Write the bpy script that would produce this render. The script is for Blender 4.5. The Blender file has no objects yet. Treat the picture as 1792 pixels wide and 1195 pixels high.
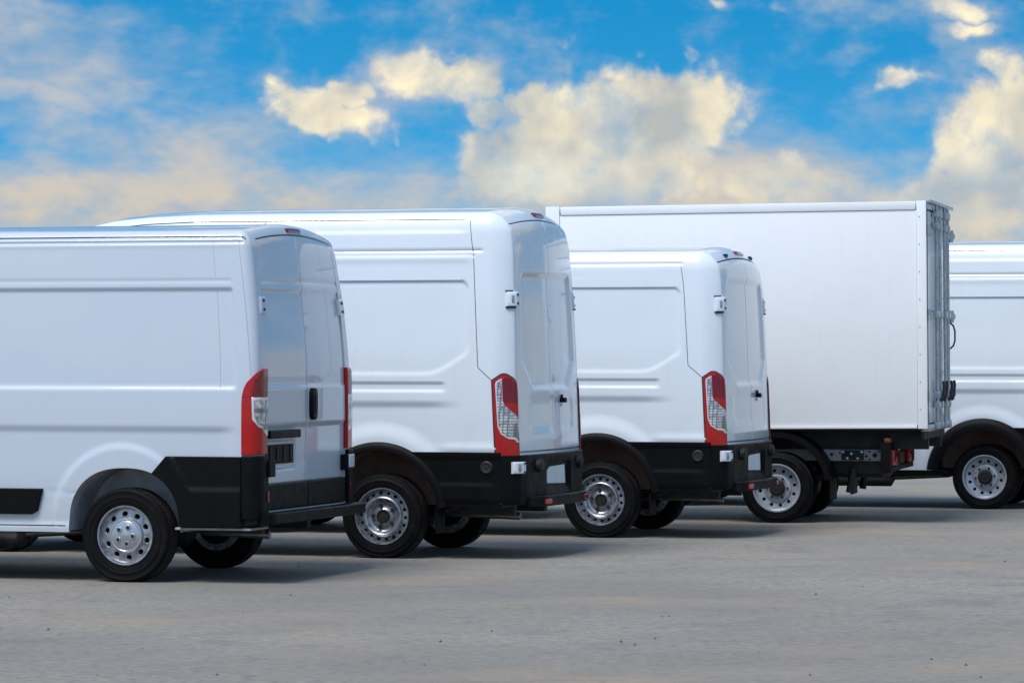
import bpy, bmesh, math, random
import numpy as np
from mathutils import Vector

random.seed(7)
np.random.seed(7)
R = math.radians
scene = bpy.context.scene
C = scene.collection

# ------------------------------------------------------------------ camera
CAM_H = 1.65
cam_d = bpy.data.cameras.new('camera')
cam = bpy.data.objects.new('camera', cam_d)
C.objects.link(cam)
cam.location = (0, 0, CAM_H)
cam.rotation_euler = (R(90), 0, 0)
cam_d.sensor_width = 36
cam_d.lens = 6500 / 1792 * 36
cam_d.shift_y = 14.5 / 1792
cam_d.clip_start = 0.5
cam_d.clip_end = 6000
scene.camera = cam

# ------------------------------------------------------------------ light
SUN_EL, SUN_AZ = 61.0, 216.0      # azimuth clockwise from +Y (view direction)
EXPOSURE = 0.5
scene.view_settings.view_transform = 'Standard'
scene.view_settings.look = 'None'
scene.view_settings.gamma = 1
scene.view_settings.use_curve_mapping = False
scene.view_settings.exposure = EXPOSURE
scene.cycles.max_bounces = 6
scene.cycles.diffuse_bounces = 3
scene.cycles.glossy_bounces = 3
scene.cycles.caustics_reflective = False
scene.cycles.caustics_refractive = False
sd = bpy.data.lights.new('sun', 'SUN')
sd.energy = 2.4
sd.angle = R(28)
sd.color = (1.0, 0.97, 0.93)
so = bpy.data.objects.new('sun', sd)
C.objects.link(so)
sdir = Vector((math.sin(R(SUN_AZ)) * math.cos(R(SUN_EL)), math.cos(R(SUN_AZ)) * math.cos(R(SUN_EL)), math.sin(R(SUN_EL))))
so.rotation_euler = (-sdir).to_track_quat('-Z', 'Y').to_euler()
so.location = (-20, -20, 40)


# ------------------------------------------------------------------ node helper
class NT:
    def __init__(s, tree):
        s.t = tree
        s.n = tree.nodes
        s.l = tree.links

    def new(s, typ, **kw):
        n = s.n.new(typ)
        for k, v in kw.items():
            setattr(n, k, v)
        return n

    def put(s, sock, v):
        if v is None:
            return
        if isinstance(v, bpy.types.NodeSocket):
            s.l.new(v, sock)
        else:
            if hasattr(sock.default_value, '__len__') and not hasattr(v, '__len__'):
                v = [v] * len(sock.default_value)
            if hasattr(v, '__len__') and len(sock.default_value) == 4 and len(v) == 3:
                v = (*v, 1)
            sock.default_value = v

    def math(s, op, a, b=None, c=None, clamp=False):
        n = s.new('ShaderNodeMath', operation=op, use_clamp=clamp)
        s.put(n.inputs[0], a)
        s.put(n.inputs[1], b)
        s.put(n.inputs[2], c)
        return n.outputs[0]

    def vmath(s, op, a, b=None):
        n = s.new('ShaderNodeVectorMath', operation=op)
        s.put(n.inputs[0], a)
        s.put(n.inputs[1], b)
        return n.outputs['Value'] if op in ('LENGTH', 'DOT_PRODUCT') else n.outputs[0]

    def ramp(s, v, lo, hi, a=0.0, b=1.0, smooth=True):
        n = s.new('ShaderNodeMapRange', interpolation_type='SMOOTHSTEP' if smooth else 'LINEAR')
        n.clamp = True
        s.put(n.inputs['Value'], v)
        s.put(n.inputs['From Min'], lo)
        s.put(n.inputs['From Max'], hi)
        s.put(n.inputs['To Min'], a)
        s.put(n.inputs['To Max'], b)
        return n.outputs[0]

    def mix(s, f, a, b, blend='MIX'):
        n = s.new('ShaderNodeMix', data_type='RGBA', blend_type=blend)
        s.put(n.inputs[0], f)
        s.put(n.inputs[6], a)
        s.put(n.inputs[7], b)
        return n.outputs[2]

    def noise(s, vec, scale, detail=4, rough=0.5, dist=0.0, out=0):
        n = s.new('ShaderNodeTexNoise')
        if vec is not None:
            s.l.new(vec, n.inputs['Vector'])
        n.inputs['Scale'].default_value = scale
        n.inputs['Detail'].default_value = detail
        n.inputs['Roughness'].default_value = rough
        n.inputs['Distortion'].default_value = dist
        return n.outputs[out]

    def mapping(s, vec, scale=(1, 1, 1), loc=(0, 0, 0), rot=(0, 0, 0)):
        n = s.new('ShaderNodeMapping')
        s.l.new(vec, n.inputs['Vector'])
        n.inputs['Scale'].default_value = scale
        n.inputs['Location'].default_value = loc
        n.inputs['Rotation'].default_value = rot
        return n.outputs[0]


# ------------------------------------------------------------------ world: sky with clouds
world = bpy.data.worlds.new('World')
scene.world = world
world.use_nodes = True
world.cycles.sampling_method = 'MANUAL'
world.cycles.sample_map_resolution = 512
w = NT(world.node_tree)
w.n.clear()
tc = w.new('ShaderNodeTexCoord')
D = tc.outputs['Generated']
sep = w.new('ShaderNodeSeparateXYZ')
w.l.new(D, sep.inputs[0])
dx, dy, dz = sep.outputs
el = w.math('ARCSINE', dz)
az = w.math('ARCTAN2', dx, dy)
# the clear air clears fast above a low band of haze: the sky texture is read at a raised elevation
ez = w.math('MAXIMUM', dz, 0.0)
up = w.math('MULTIPLY_ADD', ez, 4.2, 0.0)
upc = w.math('SUBTRACT', 1.0, w.math('EXPONENT', w.math('MULTIPLY', up, -1.0)))
cv = w.new('ShaderNodeCombineXYZ')
w.l.new(dx, cv.inputs[0])
w.l.new(dy, cv.inputs[1])
w.l.new(w.math('MULTIPLY_ADD', upc, 1.3, 0.12), cv.inputs[2])
sky = w.new('ShaderNodeTexSky', sky_type='NISHITA')
sky.sun_disc = False
sky.sun_elevation = R(SUN_EL)
sky.sun_rotation = R(SUN_AZ)
sky.air_density = 1.3
sky.dust_density = 0.4
sky.ozone_density = 3.0
w.l.new(w.vmath('NORMALIZE', cv.outputs[0]), sky.inputs['Vector'])
hsv = w.new('ShaderNodeHueSaturation')
hsv.inputs['Hue'].default_value = 0.485
hsv.inputs['Saturation'].default_value = 1.5
hsv.inputs['Value'].default_value = 1.06
w.l.new(sky.outputs[0], hsv.inputs['Color'])
clear = hsv.outputs[0]

# cloud coordinates: angles in units of 1/6.5 rad, so one unit is 1000 photo pixels
K = 6.5
pa = w.math('MULTIPLY', az, K)
pe = w.math('MULTIPLY', el, K)
pc = w.new('ShaderNodeCombineXYZ')
w.l.new(pa, pc.inputs[0])
w.l.new(pe, pc.inputs[1])
P2 = pc.outputs[0]
D65 = w.vmath('MULTIPLY', D, (K, K, K))
warp = w.noise(D65, 3.2, 3, 0.6, 0, 1)
warpv = w.vmath('MULTIPLY', w.vmath('SUBTRACT', warp, (0.5, 0.5, 0.5)), (0.16, 0.16, 0.16))
warp2 = w.noise(D65, 15.0, 2, 0.6, 0, 1)
warpv2 = w.vmath('MULTIPLY', w.vmath('SUBTRACT', warp2, (0.5, 0.5, 0.5)), (0.045, 0.045, 0.045))
P2w = w.vmath('ADD', w.vmath('ADD', P2, warpv), warpv2)


def blob(vec, px, py, rx, ry, amp, rot=0, k=1.0):
    c = ((px - 896) / 1000, (612 - py) / 1000, 0)
    q = w.vmath('SUBTRACT', vec, c)
    if rot:
        q = w.mapping(q, rot=(0, 0, R(rot)))
    q = w.vmath('MULTIPLY', q, (1000 / (rx * k), 1000 / (ry * k), 0))
    ln = w.vmath('LENGTH', q)
    return w.ramp(ln, 1.0, 0.0, 0.0, amp)


def blobs(vec, lst, k=1.0):
    out = None
    for b in lst:
        o = blob(vec, *b, k=k)
        out = o if out is None else w.math('MAXIMUM', out, o)
    return out


CUM = [(575, 190, 120, 62, 1.0, 22), (625, 165, 60, 42, .8), (735, 140, 95, 66, 1.0), (815, 160, 85, 52, 1.0),
       (850, 205, 60, 45, .75), (930, 190, 75, 60, .8), (985, 265, 170, 130, 1.15), (1150, 215, 185, 110, 1.15), (1235, 175, 60, 45, .75),
       (900, 300, 120, 90, 1.0), (1080, 320, 260, 90, 1.0), (1000, 130, 70, 42, .5, 30),
       (1755, 270, 135, 130, 1.2), (1800, 205, 100, 70, 1.1), (1700, 350, 190, 80, 1.0), (1640, 22, 140, 30, .55, 24),
       (1700, 78, 60, 18, .5, 12), (1575, 148, 70, 24, .54), (1490, 95, 60, 18, .45), (1350, 330, 260, 70, .75),
       (1270, 15, 20, 12, .45), (1375, 12, 18, 10, .4)]
cumfield = blobs(P2w, CUM, 1.38)


def cumnoise(vec, off):
    v = vec if off is None else w.vmath('ADD', vec, off)
    a = w.noise(w.vmath('ADD', v, w.vmath('MULTIPLY', warpv, (0.6, 0.6, 0.6))), 6.5, 7, 0.63, 0.0)
    return a


n0 = cumnoise(D65, None)
# the same broken cumulus goes on all round the sky outside the frame
aout = w.ramp(w.math('ABSOLUTE', pa), 0.95, 1.5)
eout = w.ramp(pe, 0.64, 1.0)
outside = w.math('MAXIMUM', aout, eout)
gen = w.ramp(w.noise(D65, 0.75, 3, 0.5), 0.46, 0.68, 0.0, 1.0)
cumf = w.math('ADD', w.math('MULTIPLY', cumfield, w.math('SUBTRACT', 1.0, outside)), w.math('MULTIPLY', gen, outside))
vt = w.new('ShaderNodeTexVoronoi', feature='F1')
vt.inputs['Scale'].default_value = 9.0
vt.inputs['Detail'].default_value = 2.0
vt.inputs['Roughness'].default_value = 0.6
vt.normalize = True
w.l.new(w.vmath('ADD', D65, w.vmath('MULTIPLY', warpv2, (1.6, 1.6, 1.6))), vt.inputs['Vector'])
lobe = w.math('SUBTRACT', 0.36, vt.outputs['Distance'])
dens = w.math('ADD', cumf, w.math('MULTIPLY', w.math('SUBTRACT', n0, 0.5), 1.25))
dens = w.math('ADD', dens, w.math('MULTIPLY', lobe, 0.9))
cum = w.ramp(dens, 0.34, 0.74)
skirt = w.ramp(dens, -0.40, 0.60, 0.0, 0.5)
cum = w.math('MULTIPLY', cum, w.ramp(pe, 0.20, 0.40, 0.30, 1.0))
cum = w.math('MULTIPLY', cum, w.ramp(dz, -0.02, 0.0))
# relief: brighter where density falls off towards the upper left
r0 = w.noise(D65, 4.2, 3, 0.55)
r1 = w.noise(w.vmath('ADD', D65, (-0.05, 0.0, 0.06)), 4.2, 3, 0.55)
rel = w.math('ADD', w.math('SUBTRACT', r0, r1), w.math('MULTIPLY', w.math('SUBTRACT', n0, 0.5), 0.42))
rel = w.math('ADD', rel, w.math('MULTIPLY', lobe, 0.30))
lit = w.ramp(rel, -0.15, 0.19, 0.0, 1.0, False)
core = w.ramp(dens, 0.45, 1.25)
lit = w.math('SUBTRACT', lit, w.math('MULTIPLY', core, 0.12))

# thin streaky veil
streak = w.noise(w.mapping(D65, scale=(1.0, 1.0, 2.6)), 2.6, 5, 0.62, 0.0)
streak2 = w.noise(w.mapping(D65, scale=(1.0, 1.0, 1.8), loc=(3, 1, 5)), 7.0, 3, 0.6, 0.0)
VEIL = [(280, 235, 680, 130, .80), (1300, 310, 800, 170, .95), (1000, 230, 420, 190, .6), (420, 280, 760, 190, .62), (1560, 220, 260, 140, .5), (60, 185, 260, 60, .85), (230, 130, 200, 50, .75, 10), (120, 120, 560, 200, .72), (330, 200, 430, 130, .5), (60, 20, 320, 60, .5, 8), (330, 118, 130, 40, .62), (200, 330, 700, 160, .55), (760, 270, 400, 110, .30),
        (980, 90, 170, 70, .22), (1560, 190, 240, 110, .30), (1490, 105, 110, 36, .35), (1180, 130, 200, 60, .25), (60, 260, 420, 140, .45)]
veilf = blobs(P2w, VEIL)
horiz = w.ramp(pe, 0.50, 0.19, 0.0, 0.92)
vf = w.math('MAXIMUM', w.math('MULTIPLY', veilf, w.math('SUBTRACT', 1.0, outside)), w.math('MULTIPLY', outside, 0.30))
vf = w.math('MAXIMUM', w.math('MAXIMUM', vf, horiz), skirt)
veil = w.math('ADD', vf, w.math('MULTIPLY', w.math('SUBTRACT', streak, 0.5), 1.15))
veil = w.math('ADD', veil, w.math('MULTIPLY', w.math('SUBTRACT', streak2, 0.5), 0.75))
veil = w.ramp(veil, 0.10, 1.0, 0.0, 0.86)
veil = w.math('MULTIPLY', veil, w.ramp(dz, -0.02, 0.0))
# cloud colours, in sky-texture units (the background strength scales all of it)
veilcol = w.mix(w.ramp(pe, 0.20, 0.46), (4.9, 4.0, 2.9), (3.8, 3.75, 3.75))
veilcol = w.mix(w.ramp(streak2, 0.35, 0.65), w.mix(0.5, veilcol, (1.9, 2.7, 3.6)), veilcol)
veilcol = w.mix(w.ramp(pe, 0.62, 1.4), veilcol, (2.3, 3.15, 4.4))
cumcol = w.mix(lit, (3.2, 3.3, 3.15), (7.6, 6.5, 4.4))
col = w.mix(veil, clear, veilcol)
thin = w.ramp(w.noise(D65, 8.0, 4, 0.6), 0.30, 0.56, 0.45, 0.97)
col = w.mix(w.math('MULTIPLY', cum, thin), col, cumcol)
bg = w.new('ShaderNodeBackground')
w.l.new(col, bg.inputs['Color'])
bg.inputs['Strength'].default_value = 0.11
wo = w.new('ShaderNodeOutputWorld')
w.l.new(bg.outputs[0], wo.inputs[0])


# ------------------------------------------------------------------ materials
def pmat(name, color, rough=0.5, metal=0.0, coat=0.0, spec=0.5, bump=0.0, bscale=60, var=0.0, vscale=3, dirt=None, emit=None, coatr=0.03):
    m = bpy.data.materials.new(name)
    m.use_nodes = True
    t = NT(m.node_tree)
    b = t.n['Principled BSDF']
    b.inputs['Roughness'].default_value = rough
    b.inputs['Metallic'].default_value = metal
    b.inputs['Coat Weight'].default_value = coat
    b.inputs['Coat Roughness'].default_value = coatr
    b.inputs['Specular IOR Level'].default_value = spec
    t.put(b.inputs['Base Color'], color)
    tcn = t.new('ShaderNodeTexCoord')
    ob = tcn.outputs['Object']
    if var:
        nz = t.noise(ob, vscale, 5, 0.6)
        c2 = tuple(c * (1 - var) for c in color)
        c = t.mix(t.ramp(nz, 0.3, 0.7), c2, color)
        if dirt:
            dcol, dsc, lo, hi, amt = dirt
            nd = t.noise(ob, dsc, 7, 0.65)
            c = t.mix(t.ramp(nd, lo, hi, 0, amt), c, dcol)
        t.l.new(c, b.inputs['Base Color'])
        t.l.new(t.ramp(t.noise(ob, vscale * 2.3, 4), 0.3, 0.7, max(rough - 0.05, 0), rough + 0.07), b.inputs['Roughness'])
    if bump:
        bn = t.new('ShaderNodeBump')
        bn.inputs['Strength'].default_value = bump
        bn.inputs['Distance'].default_value = 0.004
        t.l.new(t.noise(ob, bscale, 4, 0.6), bn.inputs['Height'])
        t.l.new(bn.outputs[0], b.inputs['Normal'])
    return m


def paint(name, color, dusty=0.10, rough=0.32, coat=1.0):
    """white vehicle paint: clear coat, faint orange peel and oil-canning, road dust low down"""
    m = bpy.data.materials.new(name)
    m.use_nodes = True
    t = NT(m.node_tree)
    b = t.n['Principled BSDF']
    b.inputs['Roughness'].default_value = rough
    b.inputs['Coat Weight'].default_value = coat
    b.inputs['Coat Roughness'].default_value = 0.035
    b.inputs['Coat IOR'].default_value = 1.45
    b.inputs['Specular IOR Level'].default_value = 0.35
    tcn = t.new('ShaderNodeTexCoord')
    ob = tcn.outputs['Object']
    s = t.new('ShaderNodeSeparateXYZ')
    t.l.new(ob, s.inputs[0])
    low = t.ramp(s.outputs[2], 0.95, 0.35)
    nd = t.noise(t.mapping(ob, scale=(1, 1, 1.8)), 5, 8, 0.7)
    d = t.math('MULTIPLY', t.math('MULTIPLY', low, t.ramp(nd, 0.32, 0.7)), 0.30)
    d2 = t.ramp(t.noise(ob, 2.0, 6, 0.65), 0.45, 0.75, 0.0, dusty)
    d = t.math('MAXIMUM', d, d2)
    d3 = t.ramp(t.noise(t.mapping(ob, scale=(7, 7, 0.35)), 2.2, 5, 0.6), 0.52, 0.78, 0.0, dusty * 0.9)
    d = t.math('MAXIMUM', d, d3)
    c = t.mix(d, color, (0.42, 0.38, 0.33))
    t.l.new(c, b.inputs['Base Color'])
    t.l.new(t.math('ADD', t.math('MULTIPLY', d, 0.6), 0.03), b.inputs['Coat Roughness'])
    bn = t.new('ShaderNodeBump')
    bn.inputs['Strength'].default_value = 0.25
    bn.inputs['Distance'].default_value = 0.012
    t.l.new(t.noise(t.mapping(ob, scale=(1, 1, 0.7)), 1.6, 2, 0.5), bn.inputs['Height'])
    t.l.new(bn.outputs[0], b.inputs['Normal'])
    t.l.new(bn.outputs[0], b.inputs['Coat Normal'])
    return m


M = {}
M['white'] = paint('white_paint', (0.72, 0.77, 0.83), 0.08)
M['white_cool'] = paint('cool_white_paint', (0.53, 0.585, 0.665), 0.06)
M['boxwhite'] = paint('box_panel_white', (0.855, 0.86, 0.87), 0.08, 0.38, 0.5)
M['plastic'] = pmat('black_plastic', (0.0045, 0.0045, 0.0055), 0.45, spec=0.12, bump=0.35, bscale=420, var=0.25, vscale=4, dirt=((0.02, 0.019, 0.018), 6, 0.55, 0.8, 0.25))
M['rubber'] = pmat('tyre_rubber', (0.0045, 0.0045, 0.005), 0.65, spec=0.14, bump=0.3, bscale=160, var=0.3, vscale=8, dirt=((0.03, 0.026, 0.022), 9, 0.5, 0.78, 0.35))
M['tread'] = pmat('tyre_tread', (0.022, 0.018, 0.016), 0.9, spec=0.3, bump=0.8, bscale=90, var=0.35, vscale=20, dirt=((0.10, 0.075, 0.055), 14, 0.4, 0.75, 0.55))
M['seal'] = pmat('seam_black', (0.02, 0.022, 0.027), 0.7, var=0.2)
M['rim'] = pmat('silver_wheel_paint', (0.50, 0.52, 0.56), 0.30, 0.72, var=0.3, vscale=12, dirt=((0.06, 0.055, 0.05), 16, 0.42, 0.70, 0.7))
M['rim2'] = pmat('pale_grey_wheel_paint', (0.52, 0.54, 0.58), 0.32, 0.45, var=0.15, vscale=12, dirt=((0.16, 0.14, 0.12), 16, 0.5, 0.8, 0.5))
M['capsilver'] = pmat('silver_plastic', (0.50, 0.52, 0.56), 0.24, 0.7, var=0.15, vscale=14)
M['dark'] = pmat('dark_metal', (0.010, 0.010, 0.011), 0.6, 0.0, bump=0.4, bscale=60, var=0.4, vscale=5, dirt=((0.035, 0.028, 0.024), 7, 0.5, 0.75, 0.5))
M['drum'] = pmat('brake_drum', (0.012, 0.011, 0.011), 0.8, var=0.3)
M['liner'] = pmat('brown_fibre_liner', (0.26, 0.165, 0.13), 0.95, bump=0.6, bscale=70, var=0.3, vscale=6)
M['linerpaint'] = pmat('dusty_painted_wheel_well', (0.55, 0.57, 0.60), 0.6, bump=0.3, bscale=25, var=0.35, vscale=5, dirt=((0.22, 0.20, 0.18), 8, 0.45, 0.75, 0.5))
M['red'] = pmat('red_lens', (0.44, 0.002, 0.003), 0.15, spec=0.3, coat=0.5, var=0.2, vscale=20)
M['darkred'] = pmat('deep_red_lens', (0.19, 0.003, 0.005), 0.15, spec=0.4, coat=0.4, var=0.2, vscale=20)
M['amber'] = pmat('amber_lens', (0.85, 0.16, 0.01), 0.2, coat=0.6, var=0.1)
M['steel'] = pmat('galvanised_steel', (0.58, 0.61, 0.63), 0.30, 0.85, bump=0.2, bscale=40, var=0.3, vscale=16)
M['greyrail'] = pmat('grey_chassis_paint', (0.42, 0.43, 0.45), 0.5, bump=0.2, bscale=50, var=0.25, vscale=9, dirt=((0.12, 0.10, 0.08), 10, 0.48, 0.75, 0.5))
M['paper'] = pmat('white_paper', (0.78, 0.79, 0.82), 0.8, var=0.06)
M['chrome'] = pmat('lens_rim', (0.78, 0.78, 0.80), 0.2, 0.3, var=0.05)
M['glass'] = pmat('dark_window_glass', (0.012, 0.016, 0.02), 0.04, coat=1.0, var=0.1)
M['exhaust'] = pmat('exhaust_steel', (0.30, 0.29, 0.27), 0.42, 0.8, bump=0.2, bscale=30, var=0.4, vscale=9)


def lens_mat(name, sx, sz):
    """clear lamp section: ribbed reflector behind clear plastic"""
    m = bpy.data.materials.new(name)
    m.use_nodes = True
    t = NT(m.node_tree)
    b = t.n['Principled BSDF']
    b.inputs['Roughness'].default_value = 0.15
    b.inputs['Coat Weight'].default_value = 1.0
    b.inputs['Metallic'].default_value = 0.35
    tcn = t.new('ShaderNodeTexCoord')
    s = t.new('ShaderNodeSeparateXYZ')
    t.l.new(tcn.outputs['Object'], s.inputs[0])
    hx = t.math('FRACT', t.math('MULTIPLY', t.math('SUBTRACT', s.outputs[0], s.outputs[1]), sx))
    hz = t.math('FRACT', t.math('MULTIPLY', s.outputs[2], sz))
    gx = t.ramp(t.math('ABSOLUTE', t.math('SUBTRACT', hx, 0.5)), 0.30, 0.42)
    gz = t.ramp(t.math('ABSOLUTE', t.math('SUBTRACT', hz, 0.5)), 0.28, 0.42)
    g = t.math('MAXIMUM', gx, gz)
    nz = t.noise(tcn.outputs['Object'], 26, 3, 0.6)
    base = t.mix(t.ramp(nz, 0.38, 0.62), (0.34, 0.35, 0.37), (0.74, 0.76, 0.80))
    t.l.new(t.mix(t.math('MULTIPLY', g, 0.8), base, (0.10, 0.10, 0.11)), b.inputs['Base Color'])
    bn = t.new('ShaderNodeBump')
    bn.inputs['Strength'].default_value = 0.5
    bn.inputs['Distance'].default_value = 0.003
    t.l.new(g, bn.inputs['Height'])
    t.l.new(bn.outputs[0], b.inputs['Normal'])
    return m


M['lens_grid'] = lens_mat('ribbed_clear_lens', 60, 44)
M['lens_plain'] = lens_mat('clear_lens', 12, 9)


def ground_mat():
    m = bpy.data.materials.new('dusty_concrete_ground')
    m.use_nodes = True
    t = NT(m.node_tree)
    b = t.n['Principled BSDF']
    tcn = t.new('ShaderNodeTexCoord')
    ob = tcn.outputs['Object']
    rot = t.mapping(ob, rot=(0, 0, R(-14)))
    st = t.mapping(rot, scale=(0.9, 1.0, 1))
    big = t.noise(ob, 0.22, 5, 0.55)
    mid = t.noise(st, 1.3, 7, 0.62, 0.4)
    fine = t.noise(ob, 14, 8, 0.72)
    grit = t.noise(ob, 70, 5, 0.8)
    c = t.mix(t.ramp(big, 0.3, 0.7), (0.232, 0.212, 0.186), (0.322, 0.292, 0.252))
    c = t.mix(t.ramp(mid, 0.48, 0.73, 0, 0.75), c, (0.195, 0.185, 0.172))
    c = t.mix(t.ramp(t.noise(st, 3.1, 8, 0.7, 0.3), 0.54, 0.70, 0, 0.55), c, (0.14, 0.137, 0.133))
    c = t.mix(t.ramp(fine, 0.36, 0.60, 0.8, 0), c, (0.17, 0.165, 0.16))
    c = t.mix(t.ramp(grit, 0.58, 0.72, 0, 0.5), c, (0.40, 0.38, 0.35))
    c = t.mix(t.ramp(grit, 0.40, 0.27, 0, 0.75), c, (0.09, 0.09, 0.09))
    # a warm sandy patch in places
    c = t.mix(t.ramp(t.noise(t.mapping(ob, loc=(7.3, 2.1, 0)), 0.35, 4, 0.55), 0.50, 0.72, 0, 0.65), c, (0.34, 0.26, 0.195))
    # hairline cracks
    vo = t.new('ShaderNodeTexVoronoi', feature='DISTANCE_TO_EDGE')
    vo.inputs['Scale'].default_value = 0.42
    wv = t.vmath('ADD', ob, t.vmath('MULTIPLY', t.noise(ob, 1.5, 6, 0.6, 0, 1), (0.9, 0.9, 0)))
    t.l.new(wv, vo.inputs['Vector'])
    ck = t.math('MULTIPLY', t.ramp(vo.outputs['Distance'], 0.009, 0.002), t.ramp(t.noise(ob, 0.5, 3), 0.46, 0.6))
    c = t.mix(t.math('MULTIPLY', ck, 0.22), c, (0.06, 0.06, 0.06))
    t.l.new(c, b.inputs['Base Color'])
    t.l.new(t.ramp(mid, 0.3, 0.75, 0.95, 0.72), b.inputs['Roughness'])
    b.inputs['Specular IOR Level'].default_value = 0.35
    bn = t.new('ShaderNodeBump')
    bn.inputs['Strength'].default_value = 0.9
    bn.inputs['Distance'].default_value = 0.012
    t.l.new(t.math('ADD', t.math('MULTIPLY', fine, 1.0), t.math('MULTIPLY', grit, 0.5)), bn.inputs['Height'])
    t.l.new(bn.outputs[0], b.inputs['Normal'])
    return m


# ------------------------------------------------------------------ mesh helpers
def mk(name, verts, faces, mat, parent=None, smooth=True, ang=38):
    me = bpy.data.meshes.new(name)
    me.from_pydata([tuple(map(float, v)) for v in verts], [], faces)
    me.validate()
    me.materials.append(M[mat] if isinstance(mat, str) else mat)
    if smooth:
        me.polygons.foreach_set('use_smooth', [True] * len(me.polygons))
        me.set_sharp_from_angle(angle=R(ang))
    me.update()
    o = bpy.data.objects.new(name, me)
    C.objects.link(o)
    o.parent = parent
    return o


def share(name, data, parent, loc=(0, 0, 0), rot=(0, 0, 0)):
    o = bpy.data.objects.new(name, data)
    C.objects.link(o)
    o.parent = parent
    o.location = loc
    o.rotation_euler = rot
    return o


def empty(name, loc=(0, 0, 0), rz=0, parent=None):
    o = bpy.data.objects.new(name, None)
    C.objects.link(o)
    o.location = loc
    o.rotation_euler = (0, 0, rz)
    o.empty_display_size = 0.2
    o.parent = parent
    return o


def tag(o, label, cat, group=None):
    o['label'] = label
    o['category'] = cat
    if group:
        o['group'] = group
    return o


class Mesh:
    """collects pieces of one part; coordinates are (u forward from the tail, v away from the viewer's side, z up)"""

    def __init__(s):
        s.v, s.f = [], []

    def add(s, verts, faces):
        k = len(s.v)
        s.v += [tuple(p) for p in verts]
        s.f += [tuple(i + k for i in f) for f in faces]

    def grid(s, P, wrap=False):
        n, m = P.shape[:2]
        f = []
        for i in range(n - 1):
            for j in range(m - 1 if not wrap else m):
                j2 = (j + 1) % m
                f.append((i * m + j, i * m + j2, (i + 1) * m + j2, (i + 1) * m + j))
        s.add(P.reshape(-1, 3), f)

    def box(s, u0, u1, v0, v1, z0, z1, bev=0.004):
        bm = bmesh.new()
        bmesh.ops.create_cube(bm, size=1)
        for q in bm.verts:
            q.co = Vector(((u0 + u1) / 2 + q.co.x * (u1 - u0), (v0 + v1) / 2 + q.co.y * (v1 - v0), (z0 + z1) / 2 + q.co.z * (z1 - z0)))
        if bev:
            bev = min(bev, 0.3 * min(abs(u1 - u0), abs(v1 - v0), abs(z1 - z0)))
            bmesh.ops.bevel(bm, geom=bm.edges[:], offset=bev, segments=2, affect='EDGES', profile=0.6)
        bm.verts.index_update()
        s.add([q.co[:] for q in bm.verts], [[q.index for q in f.verts] for f in bm.faces])
        bm.free()

    def tube(s, pts, r, n=10, cap=True):
        pts = [Vector(p) for p in pts]
        rings = []
        for i, p in enumerate(pts):
            d = (pts[min(i + 1, len(pts) - 1)] - pts[max(i - 1, 0)]).normalized()
            a = d.orthogonal().normalized() if i == 0 else (a - d * a.dot(d)).normalized()
            b = d.cross(a)
            rr = r[i] if hasattr(r, '__len__') else r
            rings.append([p + (a * math.cos(t) + b * math.sin(t)) * rr for t in [2 * math.pi * k / n for k in range(n)]])
        P = np.array([[q[:] for q in ring] for ring in rings])
        s.grid(P, wrap=True)
        if cap:
            for ring in (rings[0], rings[-1]):
                s.add([q[:] for q in ring], [tuple(range(n))])

    def prism(s, poly, axis, lo, hi):
        """extrude a polygon; axis 'v': poly in (u,z); axis 'u': poly in (v,z)"""
        n = len(poly)
        mkp = (lambda p, t: (p[0], t, p[1])) if axis == 'v' else (lambda p, t: (t, p[0], p[1]))
        V = [mkp(p, lo) for p in poly] + [mkp(p, hi) for p in poly]
        F = [tuple(range(n)), tuple(range(2 * n - 1, n - 1, -1))]
        F += [(i, (i + 1) % n, n + (i + 1) % n, n + i) for i in range(n)]
        s.add(V, F)

    def build(s, name, mat, parent, smooth=True, ang=38, xf=None):
        V = [xf(p) for p in s.v] if xf else s.v
        return mk(name, [(-p[0], p[1], p[2]) for p in V], s.f, mat, parent, smooth, ang)


def sst(x, a, b):
    t = np.clip((x - a) / (b - a), 0, 1)
    return t * t * (3 - 2 * t)


def rrect(a, b, a0, a1, b0, b1, r):
    """signed distance to a rounded rectangle (negative inside)"""
    ca, cb = (a0 + a1) / 2, (b0 + b1) / 2
    qa = np.abs(a - ca) - (a1 - a0) / 2 + r
    qb = np.abs(b - cb) - (b1 - b0) / 2 + r
    return np.sqrt(np.maximum(qa, 0) ** 2 + np.maximum(qb, 0) ** 2) + np.minimum(np.maximum(qa, qb), 0) - r


# ------------------------------------------------------------------ ground
gme = Mesh()
xs = [-3000, -300, -60, -20, 0, 20, 60, 300, 3000]
gv = np.array([[(x, y, 0.0) for x in xs] for y in xs])
gme.grid(gv)
M['ground'] = ground_mat()
g = mk('ground', gme.v, gme.f, 'ground', None, False)
g['kind'] = 'structure'

# scattered grit and small stones
peb = Mesh()
for i in range(140):
    y = random.uniform(17.8, 26) if random.random() < 0.72 else random.uniform(26, 40)
    x = random.uniform(-0.16, 0.16) * y
    s = random.choice([0.003, 0.004, 0.004, 0.005, 0.006, 0.010]) * random.uniform(0.8, 1.3)
    base = [(1, 0, 0), (0.3, 0.9, 0), (-0.8, 0.6, 0), (-0.8, -0.6, 0), (0.3, -0.9, 0), (0.1, 0.05, 1.0), (-0.3, -0.2, 0.8)]
    ro = random.uniform(0, 6.28)
    vs = [((px * math.cos(ro) - py * math.sin(ro)) * s * random.uniform(0.8, 1.25) + x,
           (px * math.sin(ro) + py * math.cos(ro)) * s * random.uniform(0.8, 1.25) + y, pz * s * 1.2 - 0.001) for px, py, pz in base]
    peb.add(vs, [(0, 1, 5), (1, 2, 5), (2, 6, 5), (2, 3, 6), (3, 4, 6), (4, 5, 6), (4, 0, 5)])
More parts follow.
